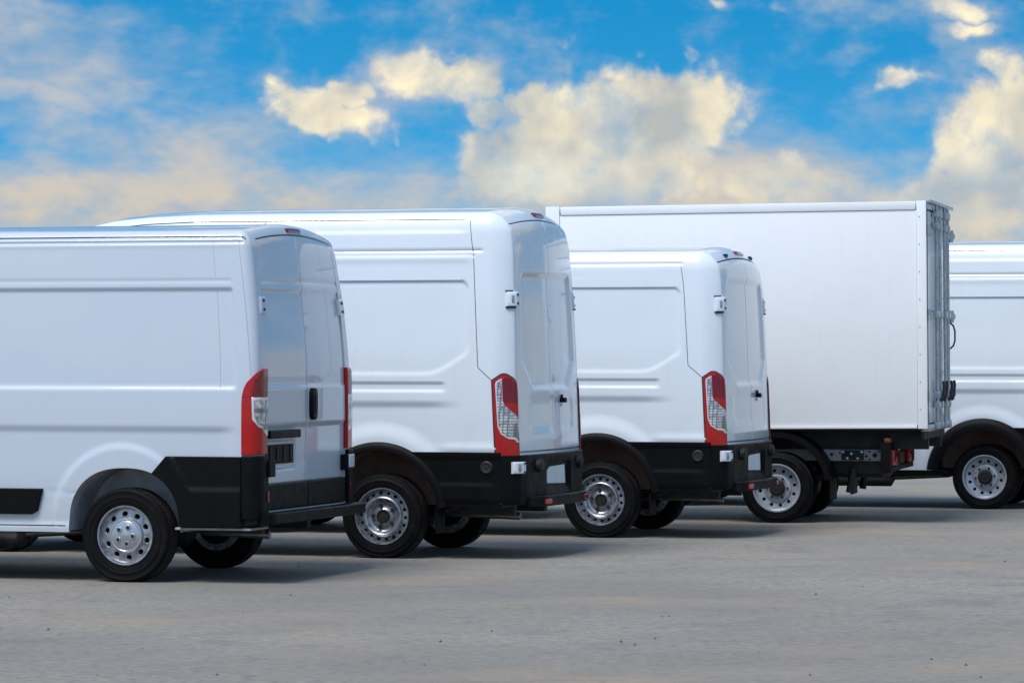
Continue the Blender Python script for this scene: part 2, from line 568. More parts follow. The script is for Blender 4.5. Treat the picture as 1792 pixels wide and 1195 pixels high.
M['stone'] = pmat('grey_stone', (0.12, 0.115, 0.11), 0.9, var=0.5, vscale=40)
pb = mk('loose_gravel', peb.v, peb.f, 'stone', None, False)
pb['kind'] = 'stuff'
pb['label'] = 'fine dark gravel scattered over the grey concrete'
pb['category'] = 'gravel'


# ------------------------------------------------------------------ wheels
WR = 0.338


def lathe(profile, n=96, flat=None):
    P = np.array([[(r * math.sin(t), y, r * math.cos(t)) for r, y in profile] for t in [2 * math.pi * k / n for k in range(n)]])
    if flat is not None:
        zmin = -flat
        P[..., 1] *= 1 + 0.07 * np.exp(-((P[..., 2] - zmin) / 0.06) ** 2) * (np.abs(P[..., 1]) > 0.08)
        P[..., 2] = np.maximum(P[..., 2], zmin)
    m = Mesh()
    n_, k_ = P.shape[:2]
    f = []
    for i in range(n_):
        i2 = (i + 1) % n_
        for j in range(k_ - 1):
            f.append((i * k_ + j, i * k_ + j + 1, i2 * k_ + j + 1, i2 * k_ + j))
    m.add(P.reshape(-1, 3), f)
    return m


def hole_ring(ra, ya, rb, yb, N, rh_r, rh_t, depth, seg=8, sub=6, phase=0.0):
    """annulus from radius ra (y=ya) to rb (y=yb) with N oval holes whose edge turns inwards"""
    m = Mesh()
    rc = (ra + rb) / 2
    step = 2 * math.pi / N

    def pt(r, t):
        f = (r - ra) / (rb - ra)
        return (r * math.sin(t), ya + (yb - ya) * f, r * math.cos(t))
    for h in range(N):
        t0 = h * step + phase
        outer = []
        for k in range(seg):
            outer.append((ra, -0.5 + k / seg))
        for k in range(sub):
            outer.append((ra + (rb - ra) * k / sub, 0.5))
        for k in range(seg):
            outer.append((rb, 0.5 - k / seg))
        for k in range(sub):
            outer.append((rb + (ra - rb) * k / sub, -0.5))
        V, nn = [], len(outer)
        ring1, ring2, ring3 = [], [], []
        for r, q in outer:
            t = t0 + q * step
            V.append(pt(r, t))
            dr, dt = r - rc, q * step * rc
            L = math.hypot(dr, dt)
            er, et = dr / L, dt / L
            rad = 1 / math.sqrt((er / rh_r) ** 2 + (et / rh_t) ** 2)
            for ring, k, dy in ((ring1, 1.16, 0), (ring2, 1.0, 0.003), (ring3, 0.96, depth)):
                a = pt(rc + er * rad * k, t0 + et * rad * k / rc)
                ring.append((a[0], a[1] + dy, a[2]))
        allv = V + ring1 + ring2 + ring3
        F = []
        for b in range(3):
            for k in range(nn):
                k2 = (k + 1) % nn
                F.append((b * nn + k, b * nn + k2, (b + 1) * nn + k2, (b + 1) * nn + k))
        m.add(allv, F)
    return m


def disc(r, y, n=32):
    return [(r * math.sin(2 * math.pi * k / n), y, r * math.cos(2 * math.pi * k / n)) for k in range(n)]


WD = {}


def tyre_data(rw, wid, name):
    h = wid / 2
    rim = rw
    R_ = WR
    prof = [(rim - 0.012, -h + 0.03), (rim, -h + 0.012), (rim + 0.012, -h + 0.002), (rim + 0.02, -h + 0.003), (rim + 0.024, -h - 0.002), (rim + 0.05, -h - 0.004), (rim + 0.053, -h - 0.007),
            (rim + 0.062, -h - 0.007), (rim + 0.065, -h - 0.003), (R_ - 0.028, -h + 0.003), (R_ - 0.024, -h + 0.001), (R_ - 0.018, -h + 0.004), (R_ - 0.006, -h + 0.018), (R_ - 0.001, -h + 0.03)]
    body = lathe(prof + [(R_ - 0.006, -h + 0.034), (R_ - 0.006, h - 0.034)] + [(r, -y) for r, y in prof[::-1]], 112, WR - 0.006)
    o = body.build(name + '_proto', 'rubber', None)
    # tread blocks
    tr = Mesh()
    n = 72
    ribs = [(-h + 0.020, -h + 0.062), (-h + 0.070, -0.008), (0.004, h - 0.070), (h - 0.062, h - 0.020)]
    for k in range(n):
        for q, (y0, y1) in enumerate(ribs):
            gap = 0.12 if q in (0, 3) else 0.05
            t0 = 2 * math.pi * (k + gap + 0.5 * (q % 2)) / n
            t1 = 2 * math.pi * (k + 1 - gap + 0.5 * (q % 2)) / n
            r0, r1 = R_ - 0.012, R_ + 0.001
            drop = 0.009 if q in (0, 3) else 0
            vs = []
            for r in (r0, r1):
                for t in (t0, t1):
                    for y in (y0, y1):
                        rr = r - (drop if r == r1 and ((q == 0 and y == y0) or (q == 3 and y == y1)) else 0)
                        z = max(rr * math.cos(t), -(WR - 0.0055))
                        vs.append((rr * math.sin(t), y, z))
            tr.add(vs, [(4, 5, 7, 6), (0, 1, 5, 4), (2, 6, 7, 3), (0, 4, 6, 2), (1, 3, 7, 5)])
    o2 = tr.build(name + '_tread_proto', 'tread', None, False)
    d = (o.data, o2.data)
    bpy.data.objects.remove(o)
    bpy.data.objects.remove(o2)
    return d


def grab(o):
    d = o.data
    bpy.data.objects.remove(o)
    return d


def stud(r, y0, y1, n=6, pit=None):
    """one wheel nut; pit: radius of its dark bore"""
    a = [(r * math.sin(2 * math.pi * j / n), y0, r * math.cos(2 * math.pi * j / n)) for j in range(n)]
    b = [(r * 0.86 * math.sin(2 * math.pi * j / n), y1, r * 0.86 * math.cos(2 * math.pi * j / n)) for j in range(n)]
    m = Mesh()
    F = [(j, (j + 1) % n, n + (j + 1) % n, n + j) for j in range(n)]
    if pit:
        c = [(pit * math.sin(2 * math.pi * j / n), y1, pit * math.cos(2 * math.pi * j / n)) for j in range(n)]
        d = [(pit * math.sin(2 * math.pi * j / n), y1 + 0.002, pit * math.cos(2 * math.pi * j / n)) for j in range(n)]
        F += [(n + j, n + (j + 1) % n, 2 * n + (j + 1) % n, 2 * n + j) for j in range(n)]
        F += [(2 * n + j, 2 * n + (j + 1) % n, 3 * n + (j + 1) % n, 3 * n + j) for j in range(n)]
        m.add(a + b + c + d, F + [tuple(range(3 * n, 4 * n))])
    else:
        m.add(a + b, F + [tuple(range(n, 2 * n))])
    return m


def nut_data(name, mat, N, rad, phase, *args, pit=None):
    o = stud(*args, pit=pit).build(name, mat, None)
    if pit:
        o.data.materials.append(M['drum'])
        o.data.polygons[-1].material_index = 1
    return grab(o), [(rad * math.sin(2 * math.pi * k / N + phase), rad * math.cos(2 * math.pi * k / N + phase)) for k in range(N)]


def rim_A():
    """covered steel wheel: ring of round vents, silver cap with five dished bolts"""
    rw, h = 0.212, 0.105
    m = lathe([(0.150, h - 0.02), (rw - 0.012, h - 0.03), (rw - 0.016, 0.0), (rw - 0.016, -h + 0.05), (rw - 0.010, -h + 0.022), (rw - 0.002, -h + 0.014), (rw + 0.002, -h + 0.004), (rw - 0.002, -h - 0.003),
               (rw - 0.010, -h - 0.001), (rw - 0.014, -h + 0.010), (rw - 0.018, -h + 0.034), (rw - 0.024, -h + 0.044), (rw - 0.030, -h + 0.044)], 96)
    hr = hole_ring(rw - 0.030, -h + 0.044, 0.128, -h + 0.034, 10, 0.0165, 0.0200, 0.02, phase=0.2)
    m.add(hr.v, hr.f)
    return rw, m


def make_rims():
    # style A
    rw, m = rim_A()
    h = 0.105
    cap = lathe([(0.130, -h + 0.040), (0.127, -h + 0.022), (0.121, -h + 0.013), (0.112, -h + 0.011), (0.106, -h + 0.014), (0.100, -h + 0.011), (0.080, -h + 0.004), (0.030, -h + 0.002), (0.022, -h - 0.001), (0.0005, -h - 0.001)], 80)
    nut = nut_data('nutA', 'steel', 5, 0.060, 0.30, 0.0215, -h + 0.004, -h - 0.004, 14, pit=0.0135)
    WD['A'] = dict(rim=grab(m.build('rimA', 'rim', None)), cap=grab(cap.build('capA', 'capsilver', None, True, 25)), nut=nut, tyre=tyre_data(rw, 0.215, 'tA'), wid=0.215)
    # style B: stamped steel wheel, raised ring, open black centre
    rw, h = 0.224, 0.108
    m = lathe([(0.150, h - 0.02), (rw - 0.012, h - 0.03), (rw - 0.016, 0.0), (rw - 0.016, -h + 0.05), (rw - 0.010, -h + 0.022), (rw - 0.002, -h + 0.014), (rw + 0.002, -h + 0.004), (rw - 0.002, -h - 0.003),
               (rw - 0.010, -h - 0.001), (rw - 0.014, -h + 0.010), (rw - 0.016, -h + 0.030), (rw - 0.020, -h + 0.042), (rw - 0.024, -h + 0.046)], 96)
    hr = hole_ring(rw - 0.024, -h + 0.046, 0.168, -h + 0.040, 18, 0.0110, 0.0145, 0.02)
    m.add(hr.v, hr.f)
    c = lathe([(0.168, -h + 0.040), (0.163, -h + 0.028), (0.156, -h + 0.016), (0.148, -h + 0.011), (0.140, -h + 0.014), (0.132, -h + 0.026), (0.122, -h + 0.042), (0.112, -h + 0.050), (0.100, -h + 0.052), (0.070, -h + 0.050), (0.062, -h + 0.044), (0.056, -h + 0.040)], 96)
    m.add(c.v, c.f)
    cap = lathe([(0.058, -h + 0.050), (0.055, -h + 0.034), (0.050, -h + 0.026), (0.046, -h + 0.024), (0.044, -h + 0.032), (0.0005, -h + 0.030)], 48)
    nut = nut_data('nutB', 'drum', 5, 0.088, 0.42, 0.0150, -h + 0.055, -h + 0.030, 12)
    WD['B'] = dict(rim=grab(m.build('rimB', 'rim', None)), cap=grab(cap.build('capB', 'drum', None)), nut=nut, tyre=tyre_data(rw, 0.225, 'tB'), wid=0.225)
    # style C: dual-axle disc wheel, flat pale disc, round vents, six nuts
    rw, h = 0.230, 0.10
    m = lathe([(0.150, h - 0.02), (rw - 0.012, h - 0.03), (rw - 0.016, 0.0), (rw - 0.016, -h + 0.05), (rw - 0.010, -h + 0.022), (rw - 0.002, -h + 0.014), (rw + 0.002, -h + 0.004), (rw - 0.002, -h - 0.003),
               (rw - 0.012, -h - 0.002), (rw - 0.017, -h + 0.010), (rw - 0.022, -h + 0.030), (rw - 0.030, -h + 0.046)], 96)
    hr = hole_ring(rw - 0.030, -h + 0.046, 0.134, -h + 0.062, 12, 0.0165, 0.0165, 0.02)
    m.add(hr.v, hr.f)
    c = lathe([(0.134, -h + 0.062), (0.130, -h + 0.050), (0.124, -h + 0.046), (0.080, -h + 0.046), (0.070, -h + 0.050)], 80)
    m.add(c.v, c.f)
    cap = lathe([(0.076, -h + 0.052), (0.074, -h + 0.020), (0.068, -h + 0.012), (0.050, -h + 0.006), (0.044, -h + 0.010), (0.0005, -h + 0.006)], 48)
    nut = nut_data('nutC', 'dark', 6, 0.100, 0.2, 0.0135, -h + 0.048, -h + 0.030, 6)
    WD['C'] = dict(rim=grab(m.build('rimC', 'rim2', None)), cap=grab(cap.build('capC', 'drum', None)), nut=nut, tyre=tyre_data(rw, 0.205, 'tC'), wid=0.205)
    drum = Mesh()
    d = lathe([(0.196, 0.03), (0.196, -0.01), (0.0005, -0.012)], 48)
    WD['drum'] = grab(d.build('drum', 'drum', None))


make_rims()


def wheel(style, parent, u, v, side=-1, spin=0.0, full=True):
    """side -1: outer face towards the viewer's side; v is the tyre's middle"""
    w_ = empty('wheel', (-u, v, WR - 0.006), 0 if side < 0 else math.pi, parent)
    d = WD[style]
    share('tyre', d['tyre'][0], w_)
    share('tread', d['tyre'][1], w_)['kind'] = 'stuff'
    if full:
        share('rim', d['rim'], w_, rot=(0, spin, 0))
        share('hub_cap', d['cap'], w_, rot=(0, spin, 0))
        if side < 0:
            for x, z in d['nut'][1]:
                cs, sn = math.cos(spin), math.sin(spin)
                share('wheel_nut', d['nut'][0], w_, (x * cs + z * sn, 0, -x * sn + z * cs), (0, spin, 0))
        share('brake_drum', WD['drum'], w_)
    return w_


# ------------------------------------------------------------------ van body surface
class Body:
    def __init__(s, W, Ht, L, Ru, Rv, Rz, tumble, lean, bow, crown, sdisp, rdisp, nose, pw=2.0):
        s.pw = pw
        s.W, s.Ht, s.L, s.Ru, s.Rv, s.Rz = W, Ht, L, Ru, Rv, Rz
        s.tumble, s.lean, s.bow, s.crown, s.sdisp, s.rdisp, s.nose = tumble, lean, bow, crown, sdisp, rdisp, nose

    def pt(s, u, v, z, off=0.0, disp=0.0):
        u, v, z, off, disp = np.broadcast_arrays(*[np.asarray(q, float) for q in (u, v, z, off, disp)])
        W, Ht = s.W, s.Ht
        pu = np.clip(u, s.Ru, s.L - 0.25)
        pv = np.clip(v, s.Rv, W - s.Rv)
        pz = np.minimum(z, Ht - s.Rz)
        du = np.where(u < pu, (u - pu) / s.Ru, (u - pu) / 0.25)
        dv = (v - pv) / s.Rv
        dz = (z - pz) / s.Rz
        L = np.sqrt((np.abs(du) ** s.pw + np.abs(dv) ** s.pw) ** (2 / s.pw) + dz ** 2)
        L = np.where(L < 1e-9, 1, L)
        n = np.stack([du / L, dv / L, dz / L], -1)
        Ru = np.where(u < pu, s.Ru, 0.25)
        p = np.stack([pu + Ru * n[..., 0], pv + s.Rv * n[..., 1], pz + s.Rz * n[..., 2]], -1)
        p = p + n * (off - disp)[..., None]
        a = 2 * p[..., 1] / W - 1
        t = s.tumble(p[..., 2])
        vv = p[..., 1] - t * a
        q = np.clip(1 - p[..., 0] / 0.9, 0, 1.2)
        uu = p[..., 0] + s.lean(p[..., 2]) * q * q * (3 - 2 * np.minimum(q, 1)) / np.where(q > 1, q * q, 1)
        uu = uu - s.bow * (1 - np.clip(a, -1, 1) ** 2) * np.clip(1 - p[..., 0] / 0.5, 0, 1) ** 2
        zz = p[..., 2] + s.crown * (1 - np.clip(a, -1, 1) ** 2) * sst(p[..., 2], Ht - 0.45, Ht)
        # cab: roof, windscreen and bonnet fall away towards the front
        zt = np.interp(uu, s.nose[0], s.nose[1])
        k = (zt - 0.3) / (Ht - 0.3)
        zz = 0.3 + (zz - 0.3) * k
        nw = np.clip((uu - 3.6) / 1.9, 0, 1) ** 2 * 0.16
        vv = vv - nw * a
        return np.stack([uu, vv, zz], -1)

    def belt(s, a, z, off=0.0, flat=False):
        """a>=0: near side, u=a; -W<a<0: tail, v=-a; a<-W: far side"""
        a = np.asarray(a, float)
        z = np.asarray(z, float)
        a, z = np.broadcast_arrays(a, z)
        u = np.where(a >= 0, a, np.where(a < -s.W, -a - s.W, 0))
        v = np.where(a >= 0, 0, np.where(a < -s.W, s.W, -a))
        d = 0.0 if flat else np.where((a >= 0) | (a < -s.W), s.sdisp(u, z), s.rdisp(v, z))
        return s.pt(u, v, z, off, d)

    # -- patches laid on the belt
    def patch(s, A, Z, off=0.0, depth=0.02, edge=0.003, flat=False, mesh=None):
        A, Z = np.asarray(A, float), np.asarray(Z, float)
        off = np.broadcast_to(np.asarray(off, float), A.shape)
        if edge:
            A, Z, off = [np.concatenate([q[:1], q, q[-1:]], 0) for q in (A, Z, off)]
            A, Z, off = [np.concatenate([q[:, :1], q, q[:, -1:]], 1) for q in (A, Z, off)]
            off = off.copy()
            # pull the second line inwards a little and drop the rim
            A, Z = A.copy(), Z.copy()
            for q in (A, Z):
                q[1] += (q[2] - q[1]) * 0.0
            def inset(i, j):
                dA, dZ = A[j] - A[i], Z[j] - Z[i]
                L = np.maximum(np.hypot(dA, dZ), 1e-6)
                A[i] += dA / L * np.minimum(edge, L * 0.4)
                Z[i] += dZ / L * np.minimum(edge, L * 0.4)
            inset(1, 2)
            inset(-2, -3)
            def insetc(i, j):
                dA, dZ = A[:, j] - A[:, i], Z[:, j] - Z[:, i]
                L = np.maximum(np.hypot(dA, dZ), 1e-6)
                A[:, i] += dA / L * np.minimum(edge, L * 0.4)
                Z[:, i] += dZ / L * np.minimum(edge, L * 0.4)
            insetc(1, 2)
            insetc(-2, -3)
            off[0] -= edge
            off[-1] -= edge
            off[1:-1, 0] -= edge
            off[1:-1, -1] -= edge
        m = mesh or Mesh()
        P = s.belt(A, Z, off, flat)
        m.grid(P)
        if depth:
            B = s.belt(A, Z, off - depth, flat)
            for sl in ((0, slice(None)), (-1, slice(None)), (slice(None), 0), (slice(None), -1)):
                m.grid(np.stack([P[sl], B[sl]], 0))
        return m

    def rect(s, a0, a1, z0, z1, off=0.004, depth=0.02, edge=0.003, na=None, nz=None, flat=False, mesh=None):
        na = na or max(2, int(abs(a1 - a0) / 0.03) + 2)
        nz = nz or max(2, int(abs(z1 - z0) / 0.04) + 2)
        A, Z = np.meshgrid(np.linspace(a0, a1, na), np.linspace(z0, z1, nz))
        return s.patch(A, Z, off, depth, edge, flat, mesh)

    def rows(s, zs, left, right, n=14, off=0.01, depth=0.03, edge=0.004, flat=True, mesh=None):
        A = np.array([np.linspace(l, r, n) for l, r in zip(left, right)])
        Z = np.array([[z] * n for z in zs])
        return s.patch(A, Z, off, depth, edge, flat, mesh)

    def strip(s, pts, wid=0.005, off=0.0012, step=0.03, mesh=None):
        m = mesh or Mesh()
        q = []
        for (a0, z0), (a1, z1) in zip(pts[:-1], pts[1:]):
            n = max(1, int(math.hypot(a1 - a0, z1 - z0) / step))
            q += [(a0 + (a1 - a0) * k / n, z0 + (z1 - z0) * k / n) for k in range(n)]
        q.append(pts[-1])
        q = np.array(q)
        d = np.gradient(q, axis=0)
        d /= np.linalg.norm(d, axis=1)[:, None]
        nn = np.stack([-d[:, 1], d[:, 0]], 1) * wid / 2
        A = np.stack([q[:, 0] - nn[:, 0], q[:, 0] + nn[:, 0]], 0)
        Z = np.stack([q[:, 1] - nn[:, 1], q[:, 1] + nn[:, 1]], 0)
        m.grid(s.belt(A, Z, off))
        return m


def arch_z(u, uc, zc, hw, hh, n):
    t = np.clip(np.abs(u - uc) / hw, 0, 1)
    return zc + hh * (1 - t ** n) ** (1 / n)


def van_shell(b, parent, arches, sill, zsplit, door_z, door_v, mat='white'):
    """outer skin: two sides, roof, tail frame. arches: (uc, zc, half width, height, exponent)"""
    L = b.L
    U = set(np.round(np.concatenate([np.linspace(0, 0.25, 22), np.arange(0.25, 3.0, 0.015), np.arange(3.0, L, 0.06), [L]]), 4))
    for uc, zc, hw, hh, n in arches:
        U -= {x for x in U if uc - hw - 0.004 < x < uc + hw + 0.004}
        U |= set(np.round(uc + hw * np.cos(np.linspace(0, math.pi, 73)), 5))
        U |= {round(uc - hw - 0.001, 5), round(uc + hw + 0.001, 5)}
    U = np.array(sorted(U))
    zb = np.full(len(U), 0.0) + sill
    for uc, zc, hw, hh, n in arches:
        ins = np.abs(U - uc) <= hw + 1e-6
        zb[ins] = np.maximum(sill, arch_z(U[ins], uc, zc, hw, hh, n))
    uc0 = arches[0][0]
    zb[U < uc0 - arches[0][2] + 1e-6] = np.maximum(zb[U < uc0 - arches[0][2] + 1e-6], 0.52)
    T = np.linspace(0, 1, 26)
    Zlow = zb[None, :] + T[:, None] * (zsplit - zb[None, :])
    Zs = np.concatenate([np.arange(zsplit, b.Ht - b.Rz, 0.012)[1:], np.linspace(b.Ht - b.Rz, b.Ht, 14)])
    m = Mesh()
    Ulow = np.broadcast_to(U, Zlow.shape)
    m.grid(b.pt(Ulow, 0, Zlow, 0, b.sdisp(Ulow, Zlow)))
    UU, ZZ = np.meshgrid(U, np.concatenate([[zsplit], Zs]))
    m.grid(b.pt(UU, 0, ZZ, 0, b.sdisp(UU, ZZ)))
    # far side, coarser in height
    m.grid(b.pt(Ulow[::3], b.W, Zlow[::3], 0, b.sdisp(Ulow[::3], Zlow[::3])))
    zf = np.concatenate([[Zlow[::3][-1, 0]], np.arange(zsplit + .03, b.Ht - b.Rz, 0.05), np.linspace(b.Ht - b.Rz, b.Ht, 14)])
    UU, ZZ = np.meshgrid(U, zf)
    m.grid(b.pt(UU, b.W, ZZ, 0, b.sdisp(UU, ZZ)))
    # roof
    Vv = np.concatenate([np.linspace(0, b.Rv, 12), np.linspace(b.Rv, b.W - b.Rv, 26)[1:-1], np.linspace(b.W - b.Rv, b.W, 12)])
    UU, VV = np.meshgrid(U, Vv)
    m.grid(b.pt(UU, VV, b.Ht))
    # tail frame behind the doors, set in where the doors sit
    zr = np.concatenate([np.linspace(0.52 if door_z[0] > 0.6 else 0.47, b.Ht - b.Rz, 70), np.linspace(b.Ht - b.Rz, b.Ht, 16)[1:]])
    zr = np.sort(np.concatenate([zr, [door_z[0] - 0.005, door_z[0] + 0.001, door_z[1] - 0.001, door_z[1] + 0.005]]))
    vr = np.sort(np.concatenate([Vv, [door_v - 0.005, door_v + 0.001, b.W - door_v - 0.001, b.W - door_v + 0.005]]))
    VV, ZZ = np.meshgrid(vr, zr)
    ins = (VV > door_v) & (VV < b.W - door_v) & (ZZ > door_z[0]) & (ZZ < door_z[1])
    m.grid(b.pt(0, VV, ZZ, 0, np.where(ins, 0.035, b.rdisp(VV, ZZ) * 0)))
    # front end
    UUf, ZZf = np.meshgrid(np.linspace(0, b.W, 20), np.linspace(0.3, b.Ht, 12))
    m.grid(b.pt(L, UUf, ZZf))
    return m.build('body_shell', mat, parent, True, 50)


def wheel_well(b, parent, uc, zc, hw, hh, n, mat, far=False, deep=0.42):
    m = Mesh()
    th = np.linspace(0, math.pi, 40)
    u = uc + hw * 0.995 * np.cos(th)
    z = arch_z(u, uc, zc, hw, hh * 0.995, n)
    u = np.concatenate([[u[0]], u, [u[-1]]])
    z = np.maximum(np.concatenate([[0.34], z, [0.34]]), 0.415 if mat == 'liner' else 0.36)
    sides = (0.012, deep) if not far else (b.W - 0.012, b.W - deep)
    P = np.array([[(uu, vv, zz) for uu, zz in zip(u, z)] for vv in np.linspace(*sides, 6)])
    P[1::2, :, 2] += 0.004
    m.grid(P)
    m.add([(uu, sides[1], zz) for uu, zz in zip(u, z)], [tuple(range(len(u)))])
    return m.build('wheel_well', mat, parent, True, 30)


def underbody(b, parent, uw, uf, zf=0.47):
    W = b.W
    def one(name, mat, *args, **kw):
        m = Mesh()
        m.box(*args, **kw)
        return m.build(name, mat, parent)
    one('floor_pan', 'dark', 0.10, b.L - 0.3, 0.46, W - 0.46, zf - 0.02, zf + 0.03)
    for u0, u1 in ((0.10, uw - 0.56), (uw + 0.50, uf - 0.5), (uf + 0.5, b.L - 0.3)):
        if u1 > u0:
            one('floor_panel', 'dark', u0, u1, 0.05, 0.455, zf - 0.06, zf + 0.02)
            one('floor_panel', 'dark', u0, u1, W - 0.455, W - 0.05, zf - 0.06, zf + 0.02)
    for v in (0.50, W - 0.58):
        one('chassis_rail', 'dark', 0.15, b.L - 1.0, v, v + 0.08, zf - 0.14, zf - 0.022)
    for u in (0.4, 1.9, 3.0):
        one('cross_member', 'dark', u, u + 0.08, 0.585, W - 0.585, zf - 0.12, zf - 0.03)
    m = Mesh()
    m.tube([(uw, 0.30, 0.33), (uw, W / 2 - 0.16, 0.33), (uw, W / 2 - 0.1, 0.33), (uw, W / 2 + 0.1, 0.33), (uw, W / 2 + 0.16, 0.33), (uw, W - 0.30, 0.33)], [0.045, 0.05, 0.13, 0.13, 0.05, 0.045], 14)
    m.build('rear_axle', 'dark', parent)
    for v in (0.42, W - 0.42):
        m = Mesh()
        m.tube([(uw + 0.6, v, 0.42), (uw + 0.3, v, 0.33), (uw, v, 0.29), (uw - 0.3, v, 0.33), (uw - 0.62, v, 0.43)], 0.028, 6)
        m.build('leaf_spring', 'dark', parent)
    m = Mesh()
    m.tube([(uw + 1.72, 0.72, 0.30), (uw + 1.7, 0.72, 0.30), (uw + 1.1, 0.72, 0.30), (uw + 1.06, 0.72, 0.30), (uw + 0.5, 0.74, 0.33), (uw, 0.60, 0.47), (uw - 0.4, 0.62, 0.34), (0.14, 0.64, 0.32)], [0.03, 0.10, 0.10, 0.03, 0.03, 0.03, 0.03, 0.03], 12)
    m.build('exhaust', 'exhaust', parent)


def cab_glass(b, parent, zlo, zhi, u0, u1):
    """windscreen and door windows"""
    for far in (False, True):
        A0, A1 = (u0, u1) if not far else (-b.W - u0, -b.W - u1)
        b.rect(A0, A1, zlo, zhi, 0.004, 0.01, 0.003, flat=True).build('side_window', 'glass', parent)
    m = Mesh()
    uu = np.interp(np.linspace(0, 1, 14), [0, 1], [b.nose[0][-4] + 0.1, b.nose[0][-3] - 0.04])
    UU, VV = np.meshgrid(uu, np.linspace(0.16, b.W - 0.16, 18))
    m.grid(b.pt(UU, VV, b.Ht, 0.006))
    m.build('windscreen', 'glass', parent)
    m = Mesh()
    m.box(b.L - 0.16, b.L + 0.06, 0.18, b.W - 0.18, 0.30, 0.62, 0.03)
    m.build('front_bumper', 'plastic', parent)


def front_wheels(b, style, parent, u, inset=0.14):
    wheel(style, parent, u, inset, -1)
    wheel(style, parent, u, b.W - inset, 1)


def superell(n=26):
    t = np.linspace(0, math.pi, n)
    return np.cos(t), np.sin(t)


